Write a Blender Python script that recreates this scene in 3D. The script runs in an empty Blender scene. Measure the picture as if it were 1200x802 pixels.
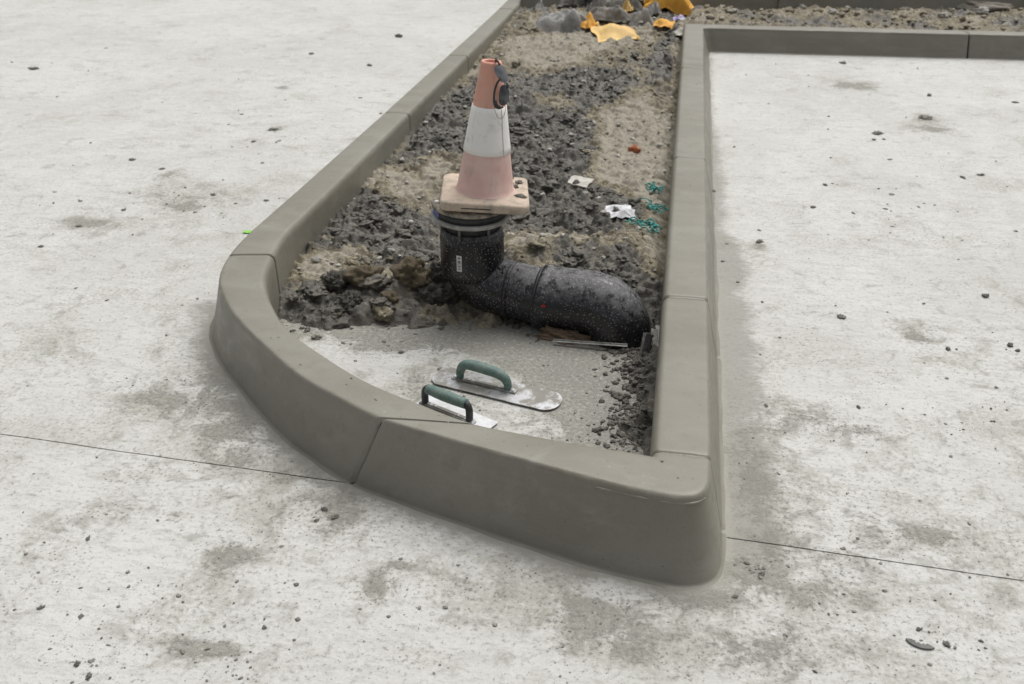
import bpy, math, random
import numpy as np
from mathutils import Vector, Matrix, noise as mnoise

# ------------------------------------------------------------------ camera, light, exposure
sc = bpy.context.scene
CAM_H = 1.65
PITCH = math.radians(29.06)
YAW = math.radians(9.58)
FPX = 1150.0                                   # focal length in photo pixels (photo 1200 x 802)

cam_data = bpy.data.cameras.new('camera')
cam = bpy.data.objects.new('camera', cam_data)
sc.collection.objects.link(cam)
cam.location = (0, 0, CAM_H)
cam.rotation_euler = (math.pi / 2 - PITCH, 0, YAW)
cam_data.sensor_width = 36
cam_data.lens = FPX / 1200 * 36
cam_data.clip_end = 2000
cam_data.clip_start = 0.05
cam_data.dof.use_dof = True
cam_data.dof.focus_distance = 2.75
cam_data.dof.aperture_fstop = 5.0
sc.camera = cam

SUN_EL, SUN_AZ = math.radians(64), math.radians(24)      # azimuth from +Y towards +X
world = bpy.data.worlds.new('World')
sc.world = world
world.use_nodes = True
wn = world.node_tree
bg = wn.nodes['Background']
sky = wn.nodes.new('ShaderNodeTexSky')
sky.sky_type = 'NISHITA'
sky.sun_disc = False
sky.sun_elevation = SUN_EL
sky.sun_rotation = SUN_AZ
sky.dust_density = 6.0
sky.air_density = 1.0
hs = wn.nodes.new('ShaderNodeHueSaturation')             # overcast: the cloud cover takes the blue out
hs.inputs['Saturation'].default_value = 0.22
wn.links.new(sky.outputs[0], hs.inputs['Color'])
wn.links.new(hs.outputs[0], bg.inputs['Color'])
bg.inputs['Strength'].default_value = 0.08

sun_data = bpy.data.lights.new('sun', 'SUN')
sun_data.energy = 1.5
sun_data.angle = math.radians(48)
sun_data.color = (1.0, 0.985, 0.95)
sun = bpy.data.objects.new('sun', sun_data)
sc.collection.objects.link(sun)
sd = Vector((math.sin(SUN_AZ) * math.cos(SUN_EL), math.cos(SUN_AZ) * math.cos(SUN_EL), math.sin(SUN_EL)))
sun.rotation_euler = sd.to_track_quat('Z', 'Y').to_euler()

sc.view_settings.view_transform = 'Standard'
sc.view_settings.look = 'None'
sc.view_settings.gamma = 1
sc.view_settings.exposure = 0.38

# ------------------------------------------------------------------ helpers
rng = np.random.default_rng(7)
random.seed(7)

def at(u, v, z=0.0):
    """photo pixel -> point of the ray at height z"""
    a = (u - 600) / FPX
    b = (v - 401) / FPX
    cp, sp = math.cos(PITCH), math.sin(PITCH)
    d = (a, cp - b * sp, -sp - b * cp)
    c, s = math.cos(YAW), math.sin(YAW)
    d = (c * d[0] - s * d[1], s * d[0] + c * d[1], d[2])
    t = (z - CAM_H) / d[2]
    return Vector((t * d[0], t * d[1], z))

def ss(x, a, b):
    t = np.clip((x - a) / (b - a), 0, 1)
    return t * t * (3 - 2 * t)

def _hash(ix, iy, seed):
    h = (ix.astype(np.int64) * 374761393 + iy.astype(np.int64) * 668265263 + seed * 974711) & 0x7fffffff
    h = ((h ^ (h >> 13)) * 1274126177) & 0x7fffffff
    return (h ^ (h >> 16)) & 0x7fffffff

def perlin(x, y, seed=0):
    x = np.asarray(x, float); y = np.asarray(y, float)
    ix = np.floor(x); iy = np.floor(y)
    fx = x - ix; fy = y - iy
    u = fx ** 3 * (fx * (fx * 6 - 15) + 10); v = fy ** 3 * (fy * (fy * 6 - 15) + 10)
    def g(dx, dy):
        a = _hash(ix + dx, iy + dy, seed) / 0x7fffffff * 2 * math.pi
        return np.cos(a) * (fx - dx) + np.sin(a) * (fy - dy)
    n0 = g(0, 0) * (1 - u) + g(1, 0) * u
    n1 = g(0, 1) * (1 - u) + g(1, 1) * u
    return (n0 * (1 - v) + n1 * v) * 1.5

def fbm(x, y, seed=0, octv=4, gain=0.5):
    s = 0; a = 1
    for k in range(octv):
        s = s + a * perlin(x * 2 ** k, y * 2 ** k, seed + 11 * k)
        a *= gain
    return s

def make_mesh(name, V, F, attrs=None, smooth=True):
    me = bpy.data.meshes.new(name)
    V = np.asarray(V, np.float32).reshape(-1, 3)
    if isinstance(F, np.ndarray):
        n = F.shape[1]
        me.vertices.add(len(V)); me.vertices.foreach_set('co', V.ravel())
        me.loops.add(F.size); me.loops.foreach_set('vertex_index', F.astype(np.int32).ravel())
        me.polygons.add(len(F))
        me.polygons.foreach_set('loop_start', np.arange(0, F.size, n, dtype=np.int32))
        me.update(calc_edges=True)
        me.validate()
    else:
        me.from_pydata([tuple(map(float, p)) for p in V], [], F)
        me.update()
    if attrs:
        for k, a in attrs.items():
            at_ = me.attributes.new(k, 'FLOAT', 'POINT')
            at_.data.foreach_set('value', np.asarray(a, np.float32))
    if smooth:
        me.polygons.foreach_set('use_smooth', [True] * len(me.polygons))
    return me

def link(name, me, mat=None, parent=None, loc=None, rot=None, scale=None):
    o = bpy.data.objects.new(name, me)
    sc.collection.objects.link(o)
    if me is not None and mat is not None and not me.materials:
        me.materials.append(mat)
    if parent: o.parent = parent
    if loc is not None: o.location = loc
    if rot is not None: o.rotation_euler = rot
    if scale is not None: o.scale = scale if hasattr(scale, '__len__') else (scale,) * 3
    return o

def build(name, VF, mat, parent=None, smooth=True, **kw):
    return link(name, make_mesh(name, VF[0], VF[1], smooth=smooth), mat, parent, **kw)

def tag(o, label, cat, group=None, kind=None):
    if label: o['label'] = label
    if cat: o['category'] = cat
    if group: o['group'] = group
    if kind: o['kind'] = kind
    return o

def empty(name, loc=(0, 0, 0), rot=(0, 0, 0)):
    o = bpy.data.objects.new(name, None)
    o.empty_display_size = 0.05
    sc.collection.objects.link(o)
    o.location = loc; o.rotation_euler = rot
    return o

def join(parts):
    V = []; F = []
    for v, f in parts:
        k = len(V)
        V += [tuple(p) for p in v]
        F += [tuple(i + k for i in q) for q in f]
    return V, F

def tube(path, rad, seg=16, cap=True, flat=1.0):
    P = [Vector(p) for p in path]
    n = len(P)
    R = rad if hasattr(rad, '__len__') else [rad] * n
    V = []; F = []
    t0 = (P[1] - P[0]).normalized()
    nrm = t0.orthogonal().normalized()
    for i in range(n):
        t = (P[min(i + 1, n - 1)] - P[max(i - 1, 0)]).normalized()
        nrm = (nrm - t * nrm.dot(t)).normalized()
        bn = t.cross(nrm)
        for k in range(seg):
            a = 2 * math.pi * k / seg
            V.append(P[i] + nrm * math.cos(a) * R[i] + bn * math.sin(a) * R[i] * flat)
    for i in range(n - 1):
        for k in range(seg):
            a = i * seg + k; b = i * seg + (k + 1) % seg
            F.append((a, b, b + seg, a + seg))
    if cap:
        F.append(tuple(range(seg))[::-1])
        F.append(tuple((n - 1) * seg + k for k in range(seg)))
    return V, F

def catmull(P, step):
    P = [Vector(p) for p in P]
    out = []
    for i in range(len(P) - 1):
        p0 = P[max(i - 1, 0)]; p1 = P[i]; p2 = P[i + 1]; p3 = P[min(i + 2, len(P) - 1)]
        m = max(1, int((p2 - p1).length / step))
        for k in range(m):
            t = k / m
            out.append(0.5 * ((2 * p1) + (p2 - p0) * t + (2 * p0 - 5 * p1 + 4 * p2 - p3) * t * t + (3 * p1 - p0 - 3 * p2 + p3) * t ** 3))
    out.append(P[-1])
    return out

def lathe(prof, seg=40, a0=0, a1=2 * math.pi):
    full = abs(a1 - a0 - 2 * math.pi) < 1e-6
    V = []; F = []
    n = len(prof)
    m = seg if full else seg + 1
    for k in range(m):
        a = a0 + (a1 - a0) * k / seg
        for r, z in prof:
            V.append((r * math.cos(a), r * math.sin(a), z))
    for k in range(seg):
        k2 = (k + 1) % m
        for i in range(n - 1):
            F.append((k * n + i, k2 * n + i, k2 * n + i + 1, k * n + i + 1))
    return V, F

def box(cx, cy, cz, sx, sy, sz):
    V = [(cx + dx * sx / 2, cy + dy * sy / 2, cz + dz * sz / 2) for dx in (-1, 1) for dy in (-1, 1) for dz in (-1, 1)]
    return V, [(0, 1, 3, 2), (4, 6, 7, 5), (0, 4, 5, 1), (2, 3, 7, 6), (0, 2, 6, 4), (1, 5, 7, 3)]

def prism(poly, z0, z1, inset=0.0):
    """extruded outline with a small chamfer at the top"""
    n = len(poly)
    cx = sum(p[0] for p in poly) / n; cy = sum(p[1] for p in poly) / n
    rings = [(0, z0), (0, z1 - inset), (inset, z1)] if inset else [(0, z0), (0, z1)]
    V = []; F = []
    for ins, z in rings:
        for x, y in poly:
            d = math.hypot(x - cx, y - cy) or 1
            V.append((x - (x - cx) / d * ins, y - (y - cy) / d * ins, z))
    for r in range(len(rings) - 1):
        for k in range(n):
            F.append((r * n + k, r * n + (k + 1) % n, (r + 1) * n + (k + 1) % n, (r + 1) * n + k))
    F.append(tuple(range(n))[::-1])
    F.append(tuple((len(rings) - 1) * n + k for k in range(n)))
    return V, F

def rounded_rect(sx, sy, r, n=6):
    out = []
    for qx, qy, a0 in ((1, 1, 0), (-1, 1, 90), (-1, -1, 180), (1, -1, 270)):
        for k in range(n + 1):
            a = math.radians(a0 + 90 * k / n)
            out.append((qx * (sx / 2 - r) + r * math.cos(a), qy * (sy / 2 - r) + r * math.sin(a)))
    return out

def icosphere(sub):
    t = (1 + 5 ** .5) / 2
    V = [Vector(p).normalized() for p in [(-1, t, 0), (1, t, 0), (-1, -t, 0), (1, -t, 0), (0, -1, t), (0, 1, t), (0, -1, -t), (0, 1, -t), (t, 0, -1), (t, 0, 1), (-t, 0, -1), (-t, 0, 1)]]
    F = [(0, 11, 5), (0, 5, 1), (0, 1, 7), (0, 7, 10), (0, 10, 11), (1, 5, 9), (5, 11, 4), (11, 10, 2), (10, 7, 6), (7, 1, 8), (3, 9, 4), (3, 4, 2), (3, 2, 6), (3, 6, 8), (3, 8, 9), (4, 9, 5), (2, 4, 11), (6, 2, 10), (8, 6, 7), (9, 8, 1)]
    for _ in range(sub):
        mid = {}; nf = []
        def m(a, b):
            k = (min(a, b), max(a, b))
            if k not in mid:
                V.append(((V[a] + V[b]) / 2).normalized()); mid[k] = len(V) - 1
            return mid[k]
        for a, b, c in F:
            ab, bc, ca = m(a, b), m(b, c), m(c, a)
            nf += [(a, ab, ca), (b, bc, ab), (c, ca, bc), (ab, bc, ca)]
        F = nf
    return V, F

def lump(seed, sub=2, rough=0.35, freq=1.3, fine=0.12):
    V, F = icosphere(sub)
    o = Vector((seed * 7.3, seed * 3.1, seed * 5.7))
    W = []
    for p in V:
        d = 1 + rough * mnoise.noise(p * freq + o) + rough * 0.6 * mnoise.noise(p * freq * 2.1 + o) + fine * mnoise.noise(p * freq * 5 + o)
        W.append(p * d)
    return W, F

# ------------------------------------------------------------------ materials
class NT:
    def __init__(self, name):
        self.m = bpy.data.materials.new(name); self.m.use_nodes = True
        self.t = self.m.node_tree
        self.b = self.t.nodes['Principled BSDF']
        self.tc = self.n('ShaderNodeTexCoord')
    def n(self, typ, **kw):
        nd = self.t.nodes.new(typ)
        for k, v in kw.items(): setattr(nd, k, v)
        return nd
    def l(self, a, b): self.t.links.new(a, b)
    def pos(self, scale=(1, 1, 1), rot=0):
        mp = self.n('ShaderNodeMapping')
        mp.inputs['Scale'].default_value = scale
        mp.inputs['Rotation'].default_value = (0, 0, rot)
        self.l(self.tc.outputs['Object'], mp.inputs['Vector'])
        return mp.outputs[0]
    def noise(self, scale, detail=6, rough=0.6, vec=None, dist=0.0):
        nd = self.n('ShaderNodeTexNoise')
        nd.inputs['Scale'].default_value = scale; nd.inputs['Detail'].default_value = detail
        nd.inputs['Roughness'].default_value = rough; nd.inputs['Distortion'].default_value = dist
        self.l(vec if vec else self.tc.outputs['Object'], nd.inputs['Vector'])
        return nd.outputs['Fac']
    def vor(self, scale, feature='F1', vec=None, rnd=1.0):
        nd = self.n('ShaderNodeTexVoronoi', feature=feature)
        nd.inputs['Scale'].default_value = scale
        nd.inputs['Randomness'].default_value = rnd
        self.l(vec if vec else self.tc.outputs['Object'], nd.inputs['Vector'])
        return nd
    def ramp(self, fac, a, b, lo=0.0, hi=1.0):
        nd = self.n('ShaderNodeMapRange', interpolation_type='SMOOTHSTEP')
        nd.inputs['From Min'].default_value = a; nd.inputs['From Max'].default_value = b
        nd.inputs['To Min'].default_value = lo; nd.inputs['To Max'].default_value = hi
        self.l(fac, nd.inputs['Value'])
        return nd.outputs[0]
    def attr(self, name):
        nd = self.n('ShaderNodeAttribute', attribute_name=name)
        return nd.outputs['Fac']
    def math(self, op, a, b=None):
        nd = self.n('ShaderNodeMath', operation=op)
        for i, x in enumerate((a, b)):
            if x is None: continue
            if isinstance(x, (int, float)): nd.inputs[i].default_value = x
            else: self.l(x, nd.inputs[i])
        return nd.outputs[0]
    def mix(self, fac, a, b, blend='MIX'):
        nd = self.n('ShaderNodeMix', data_type='RGBA', blend_type=blend)
        for s, x in ((0, fac), (6, a), (7, b)):
            if isinstance(x, (int, float)): nd.inputs[s].default_value = x
            elif isinstance(x, tuple): nd.inputs[s].default_value = (*x, 1)
            else: self.l(x, nd.inputs[s])
        return nd.outputs[2]
    def col(self, x):
        if isinstance(x, tuple): self.b.inputs['Base Color'].default_value = (*x, 1)
        else: self.l(x, self.b.inputs['Base Color'])
    def rough(self, x):
        if isinstance(x, (int, float)): self.b.inputs['Roughness'].default_value = x
        else: self.l(x, self.b.inputs['Roughness'])
    def bump(self, h, strength=0.5, dist=0.01):
        nd = self.n('ShaderNodeBump')
        nd.inputs['Strength'].default_value = strength; nd.inputs['Distance'].default_value = dist
        self.l(h, nd.inputs['Height'])
        self.l(nd.outputs[0], self.b.inputs['Normal'])

def mat_kerb():
    t = NT('fresh_kerb_concrete')
    big = t.noise(1.4, 5, 0.6, None, .5)
    mid = t.noise(16, 6, 0.62)
    fine = t.noise(150, 3, 0.6)
    str_ = t.noise(9, 6, .65, t.pos((.35, 1, 2.2)), .4)
    c = t.mix(t.ramp(big, .36, .64), (.200, .187, .147), (.234, .223, .184))
    c = t.mix(t.ramp(str_, .46, .68, 0, .5), c, (.262, .255, .218))
    c = t.mix(t.ramp(mid, .5, .72, 0, .4), c, (.172, .160, .118))
    c = t.mix(t.ramp(fine, .52, .75, 0, .35), c, (.14, .135, .115))
    pit = t.vor(42)
    psel = t.ramp(t.noise(5, 3, .6), .44, .56)
    c = t.mix(t.math('MULTIPLY', t.ramp(pit.outputs['Distance'], .05, .10, .8, 0), psel), c, (.07, .068, .058))
    stn = t.noise(3.4, 8, .7, None, .8)
    c = t.mix(t.ramp(stn, .58, .72, 0, .45), c, (.315, .308, .265))
    t.col(c)
    spl = t.vor(19); ssel = t.ramp(t.noise(2.6, 4, .6), .5, .62)
    c = t.mix(t.math('MULTIPLY', t.ramp(t.math('ADD', spl.outputs['Distance'], t.math('MULTIPLY', fine, .15)), .10, .20, .55, 0), ssel), c, (.33, .325, .29))
    t.col(c)
    t.rough(t.ramp(str_, .35, .65, .36, .56))
    h = t.math('ADD', t.math('ADD', t.math('MULTIPLY', mid, .5), t.math('MULTIPLY', str_, .7)), t.math('MULTIPLY', fine, .16))
    t.bump(h, .32, .006)
    return t.m

def mat_slab():
    t = NT('dry_slab_concrete')
    st = t.pos((1, 4.0, 1), math.radians(-3))          # broom streaks run across the bay
    big = t.noise(.9, 5, .6, None, .5)
    mA = t.noise(3.0, 9, .68, None, .7)
    mB = t.noise(11, 8, .7, None, .5)
    stre = t.noise(7, 8, .7, st, .4)
    fst = t.noise(26, 6, .7, t.pos((1, 2.6, 1), math.radians(-3)), .3)
    fine = t.noise(75, 5, .72)
    grit = t.noise(230, 3, .65)
    damp = t.attr('damp'); dirt = t.attr('dirt'); film = t.attr('film')
    c = t.mix(t.ramp(big, .38, .62), (.60, .597, .572), (.535, .53, .503))
    c = t.mix(t.ramp(stre, .46, .66, 0, .55), c, (.45, .449, .418))
    a2 = t.math('ADD', mA, t.math('MULTIPLY', dirt, .20))
    a3 = t.math('ADD', a2, t.math('MULTIPLY', t.math('SUBTRACT', fine, .5), .5))
    c = t.mix(t.ramp(a3, .49, .70, 0, .70), c, (.385, .376, .325))
    c = t.mix(t.ramp(t.noise(6.3, 7, .68, None, .6), .50, .68, 0, .55), c, (.62, .63, .61))
    sm = t.math('ADD', dirt, t.math('ADD', t.math('MULTIPLY', t.math('SUBTRACT', mB, .5), 2.6), t.math('MULTIPLY', t.math('SUBTRACT', fine, .5), 1.6)))
    c = t.mix(t.ramp(sm, .65, 1.5, 0, .55), c, (.275, .268, .23))
    b2 = t.math('ADD', mB, t.math('MULTIPLY', dirt, .17))
    c = t.mix(t.ramp(b2, .53, .70, 0, .68), c, (.285, .276, .236))
    c = t.mix(t.ramp(fst, .51, .68, 0, .52), c, (.37, .362, .33))
    f3 = t.math('ADD', fine, t.math('MULTIPLY', dirt, .06))
    c = t.mix(t.ramp(f3, .55, .68, 0, .68), c, (.20, .196, .178))
    c = t.mix(t.ramp(fine, .44, .30, 0, .4), c, (.66, .665, .645))
    spk = t.vor(55); sel = t.ramp(t.math('ADD', t.noise(4.5, 5, .65), t.math('MULTIPLY', dirt, .1)), .48, .64)
    sp = t.math('MULTIPLY', t.ramp(spk.outputs['Distance'], .10, .20, 1, 0), sel)
    c = t.mix(t.math('MULTIPLY', sp, .8), c, (.12, .115, .10))
    c = t.mix(t.ramp(grit, .58, .74, 0, .38), c, (.2, .195, .18))
    nz = t.math('ADD', t.math('MULTIPLY', t.math('SUBTRACT', mA, .5), 1.5), t.math('MULTIPLY', t.math('SUBTRACT', fst, .5), 1.1))
    d2 = t.math('ADD', damp, nz)
    c = t.mix(t.ramp(d2, .22, .86, 0, .74), c, (.262, .256, .225))
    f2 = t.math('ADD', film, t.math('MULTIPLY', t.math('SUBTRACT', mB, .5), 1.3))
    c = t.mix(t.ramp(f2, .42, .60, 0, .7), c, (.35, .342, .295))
    t.col(c)
    t.rough(.88)
    h = t.math('ADD', t.math('MULTIPLY', mB, .7), t.math('ADD', t.math('MULTIPLY', fine, .4), t.math('MULTIPLY', grit, .15)))
    h = t.math('ADD', h, t.ramp(sm, .65, 1.35, 0, .4))
    t.bump(h, .6, .010)
    return t.m

def mat_soil():
    t = NT('clay_soil')
    dry = t.attr('dry')
    n1 = t.noise(9, 7, .65); n2 = t.noise(70, 5, .7); n3 = t.noise(260, 3, .6)
    dark = t.mix(t.ramp(n1, .35, .7), (.078, .072, .060), (.150, .139, .114))
    dark = t.mix(t.ramp(n2, .5, .7, 0, .6), dark, (.22, .21, .185))
    tan = t.mix(t.ramp(n1, .32, .68), (.31, .272, .195), (.19, .164, .113))
    tan = t.mix(t.ramp(n2, .52, .72, 0, .7), tan, (.45, .425, .36))
    tan = t.mix(t.ramp(n2, .50, .36, 0, .65), tan, (.10, .088, .065))
    tan = t.mix(t.ramp(dry, .80, 1.0, 0, .7), tan, (.38, .35, .29))
    peb = t.vor(75)
    tan = t.mix(t.ramp(peb.outputs['Distance'], .12, .2, .6, 0), tan, (.46, .44, .40))
    d2 = t.math('ADD', dry, t.math('MULTIPLY', t.math('SUBTRACT', t.noise(14, 6, .7), .5), .75))
    c = t.mix(t.ramp(d2, .40, .62), dark, tan)
    t.col(c)
    t.rough(t.ramp(d2, .3, .7, .46, .95))
    h = t.math('ADD', t.math('MULTIPLY', n2, .7), t.math('MULTIPLY', n3, .3))
    t.bump(h, .8, .012)
    return t.m

def mat_mud():
    t = NT('dried_mud')
    n1 = t.noise(12, 5, .6); n2 = t.noise(180, 4, .7)
    c = t.mix(t.ramp(n1, .35, .65), (.18, .172, .148), (.30, .288, .25))
    c = t.mix(t.ramp(n2, .5, .75, 0, .5), c, (.38, .37, .33))
    t.col(c); t.rough(.9); t.bump(n2, .7, .006)
    return t.m

def mat_plain(name, a, b, scale=20, rough=.6, bump=.3, bd=.004, metal=0.0, det=5, lo=.35, hi=.65):
    t = NT(name)
    n1 = t.noise(scale, det, .65)
    t.col(t.mix(t.ramp(n1, lo, hi), a, b)); t.rough(rough)
    t.b.inputs['Metallic'].default_value = metal
    if bump: t.bump(t.noise(scale * 6, 4, .7), bump, bd)
    return t.m

def mat_pipe():
    t = NT('black_pipe_plastic')
    n1 = t.noise(6, 5, .6); n2 = t.noise(45, 6, .7)
    c = t.mix(t.ramp(n1, .35, .7), (.010, .010, .012), (.020, .020, .023))
    geo = t.n('ShaderNodeNewGeometry')
    sep = t.n('ShaderNodeSeparateXYZ'); t.l(geo.outputs['Normal'], sep.inputs[0])
    dust = t.math('MULTIPLY', t.ramp(sep.outputs[2], .15, .95), t.ramp(n2, .36, .62))      # dust that settled on top
    c = t.mix(t.math('MULTIPLY', dust, .42), c, (.36, .36, .355))
    for sc_, r0, sl in ((110, .26, .28), (70, .14, .38), (34, .05, .44)):
        v = t.vor(sc_)
        sp = t.math('MULTIPLY', t.ramp(t.math('ADD', v.outputs['Distance'], t.math('MULTIPLY', t.noise(sc_ * 1.7, 3, .7), .35)), r0 + .05, r0 + .20, 1, 0), t.ramp(t.noise(sc_ * .16, 4, .7), sl + .06, sl + .22))
        c = t.mix(t.math('MULTIPLY', sp, .6), c, (.40, .40, .39))
    t.col(c)
    t.rough(t.ramp(dust, 0, .6, .24, .75))
    t.bump(n2, .15, .003)
    return t.m

def mat_cone():
    t = NT('faded_cone_plastic')
    sep = t.n('ShaderNodeSeparateXYZ'); t.l(t.tc.outputs['Object'], sep.inputs[0])
    n = t.noise(14, 5, .6)
    low = t.mix(t.ramp(n, .35, .7), (.72, .47, .42), (.76, .55, .49))
    top = t.mix(t.ramp(n, .35, .7), (.72, .33, .235), (.70, .40, .31))
    c = t.mix(t.ramp(sep.outputs[2], .20, .34), low, top)
    d = t.noise(34, 6, .7)
    c = t.mix(t.ramp(d, .6, .76, 0, .6), c, (.30, .22, .17))
    st = t.noise(30, 4, .6, t.pos((1, 1, .12)))
    c = t.mix(t.ramp(st, .54, .72, 0, .4), c, (.72, .60, .52))
    c = t.mix(t.ramp(t.noise(22, 7, .7, t.pos((1, 1, .3))), .52, .68, 0, .45), c, (.40, .31, .25))
    t.col(c); t.rough(.55); t.bump(d, .15, .003)
    return t.m

def mat_sleeve():
    t = NT('white_sleeve')
    d = t.noise(26, 6, .7); st = t.noise(40, 5, .65, t.pos((1, 1, .15)))
    c = t.mix(t.ramp(d, .52, .75, 0, .6), (.88, .87, .84), (.58, .54, .47))
    c = t.mix(t.ramp(st, .58, .75, 0, .5), c, (.42, .39, .33))
    t.col(c); t.rough(.5); t.bump(d, .15, .002)
    return t.m

def mat_blade():
    t = NT('trowel_steel')
    n1 = t.noise(16, 6, .65); n2 = t.noise(60, 5, .7)
    c = t.mix(t.ramp(n1, .46, .62), (.25, .24, .215), (.62, .63, .65))
    c = t.mix(t.ramp(n2, .58, .72, 0, .8), c, (.16, .155, .15))
    t.col(c)
    t.l(t.ramp(n1, .42, .6, .1, .7), t.b.inputs['Metallic'])
    t.rough(t.ramp(n1, .4, .6, .75, .36)); t.bump(n2, .3, .002)
    return t.m

def mat_grip():
    t = NT('teal_grip')
    n1 = t.noise(35, 6, .7)
    c = t.mix(t.ramp(n1, .35, .62), (.085, .160, .140), (.145, .210, .188))
    c = t.mix(t.ramp(t.noise(80, 5, .7), .5, .68, 0, .75), c, (.27, .275, .25))
    t.col(c); t.rough(.65); t.bump(n1, .3, .002)
    return t.m

M = dict(kerb=mat_kerb(), slab=mat_slab(), soil=mat_soil(), mud=mat_mud(), pipe=mat_pipe(), cone=mat_cone(),
         sleeve=mat_sleeve(), blade=mat_blade(), grip=mat_grip())
M['bright'] = mat_plain('bright_trowel_steel', (.70, .71, .73), (.55, .55, .55), 24, .5, .2, .001, .2)
M['filler'] = mat_plain('joint_dark', (.05, .05, .045), (.09, .088, .08), 30, .9)
M['subgrade'] = mat_plain('subgrade', (.10, .092, .078), (.20, .185, .16), 3, .95)
M['cone_base'] = mat_plain('cone_base_rubber', (.57, .46, .365), (.36, .31, .245), 26, .8, .4, .004, det=8, lo=.42, hi=.68)
M['ring'] = mat_plain('dusty_ring', (.44, .435, .41), (.27, .265, .245), 40, .6, .3, .002)
M['tanring'] = mat_plain('dusty_lid', (.40, .35, .27), (.10, .095, .085), 30, .8, .3, .002)
M['black'] = mat_plain('black_plastic', (.018, .018, .02), (.04, .04, .042), 40, .5, .15, .002)
M['bolt'] = mat_plain('dusty_bolt', (.20, .195, .18), (.10, .098, .09), 50, .55, .2, .001, .3)
M['white'] = mat_plain('white_sticker', (.74, .74, .74), (.62, .62, .61), 60, .6, 0)
M['print'] = mat_plain('grey_print', (.10, .10, .11), (.2, .2, .2), 90, .7, 0)
M['blue'] = mat_plain('blue_print', (.06, .07, .28), (.18, .17, .36), 40, .6, 0)
M['red'] = mat_plain('red_mark', (.42, .02, .025), (.30, .02, .02), 40, .6, 0)
M['lens'] = mat_plain('dark_lens', (.055, .058, .065), (.10, .105, .115), 20, .22, 0)
M['lens_reflect'] = mat_plain('lens_painted_reflection', (.16, .17, .19), (.22, .23, .25), 20, .25, 0)  # paler copy of the dark lens, its reflection put into the colour
M['paper'] = mat_plain('white_paper', (.80, .80, .83), (.68, .68, .70), 30, .8, .4, .004)
M['card'] = mat_plain('pale_card', (.60, .58, .53), (.46, .44, .39), 25, .85, .4, .004)
M['brick'] = mat_plain('orange_brick', (.50, .17, .075), (.36, .13, .065), 40, .9, .6, .004)
M['brown'] = mat_plain('brown_clay', (.31, .215, .14), (.19, .145, .10), 26, .9, .7, .008)
M['twine'] = mat_plain('teal_twine', (.03, .24, .21), (.09, .34, .31), 60, .6, .2, .001)
M['alu'] = mat_plain('offcut_metal', (.42, .43, .45), (.22, .22, .22), 40, .42, .2, .001, .7)
M['yellow'] = mat_plain('yellow_sack', (.86, .46, .06), (.72, .34, .04), 9, .6, .5, .01)
M['cream'] = mat_plain('cream_sack', (.82, .56, .20), (.70, .46, .17), 9, .65, .4, .01)
M['rag'] = mat_plain('grey_rag', (.33, .315, .285), (.15, .142, .125), 9, .9, .7, .01)
M['rag2'] = mat_plain('blue_grey_rag', (.42, .415, .40), (.25, .245, .235), 9, .9, .7, .01)
M['purple'] = mat_plain('purple_wrap', (.30, .20, .52), (.62, .60, .70), 30, .4, .2, .004)
M['tanclay'] = mat_plain('yellow_clay', (.44, .345, .21), (.24, .205, .155), 26, .92, 1.0, .02, det=8, lo=.42, hi=.6)
M['stone'] = mat_plain('pale_stone', (.46, .45, .42), (.34, .32, .28), 18, .85, .5, .005)
M['stone2'] = mat_plain('brown_stone', (.28, .25, .205), (.18, .165, .14), 18, .9, .6, .005)
M['neon'] = mat_plain('neon_green', (.30, .72, .08), (.20, .55, .06), 60, .5, .2, .001)
M['flake'] = mat_plain('grey_flake', (.13, .13, .125), (.18, .178, .168), 40, .8, .4, .002)
M['darksoilclod'] = mat_plain('dark_clay_clod', (.10, .094, .080), (.19, .178, .15), 24, .75, .9, .01, det=7)

# ------------------------------------------------------------------ the setting: kerb lines
#            outer foot x,y      inner edge x,y
LEFT = [(-1.49, 11.0, -1.31, 11.0), (-1.51, 8.2, -1.335, 8.2), (-1.56, 5.0, -1.38, 5.0), (-1.59, 3.6, -1.40, 3.6),
        (-1.60, 3.2, -1.405, 3.25), (-1.588, 2.98, -1.372, 3.02), (-1.537, 2.80, -1.325, 2.84), (-1.435, 2.64, -1.215, 2.64),
        (-1.314, 2.50, -1.075, 2.47), (-1.072, 2.256, -.80, 2.26), (-.93, 2.15, -.585, 2.15), (-.794, 2.063, -.42, 2.082),
        (-.60, 1.993, -.27, 2.058), (-.321, 1.904, -.13, 2.04), (-.098, 1.838, -.03, 2.034), (.068, 1.810, .0, 2.031),
        (.13, 1.813, .004, 2.0305), (.168, 1.832, .005, 2.03), (.191, 1.868, .0055, 2.03), (.201, 1.93, .006, 2.03), (.203, 2.028, .007, 2.031)]
J_NOSE = 11
RIGHT = [(.203, 2.028, .007, 2.031), (.202, 3.0, .006, 3.0), (.2, 7.0, .005, 7.05), (.2, 7.52, .005, 7.70)]
BACK = [(.2, 7.52, .005, 7.70), (2.4, 7.63, 2.4, 7.82), (6.5, 7.88, 6.5, 8.07)]

def top_z(y):
    return float(np.interp(y, [2.0, 7.5, 11], [.225, .165, .155]))

def cr4(P, step):
    out = []
    P = np.array(P, float)
    for i in range(len(P) - 1):
        p0, p1, p2, p3 = P[max(i - 1, 0)], P[i], P[i + 1], P[min(i + 2, len(P) - 1)]
        L = max(np.hypot(*(p2 - p1)[:2]), np.hypot(*(p2 - p1)[2:]))
        m = max(2, int(L / step))
        for k in range(m):
            t = k / m
            out.append((i + t, 0.5 * (2 * p1 + (p2 - p0) * t + (2 * p0 - 5 * p1 + 4 * p2 - p3) * t * t + (3 * p1 - p0 - 3 * p2 + p3) * t ** 3)))
    out.append((len(P) - 1.0, P[-1]))
    return out

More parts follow.
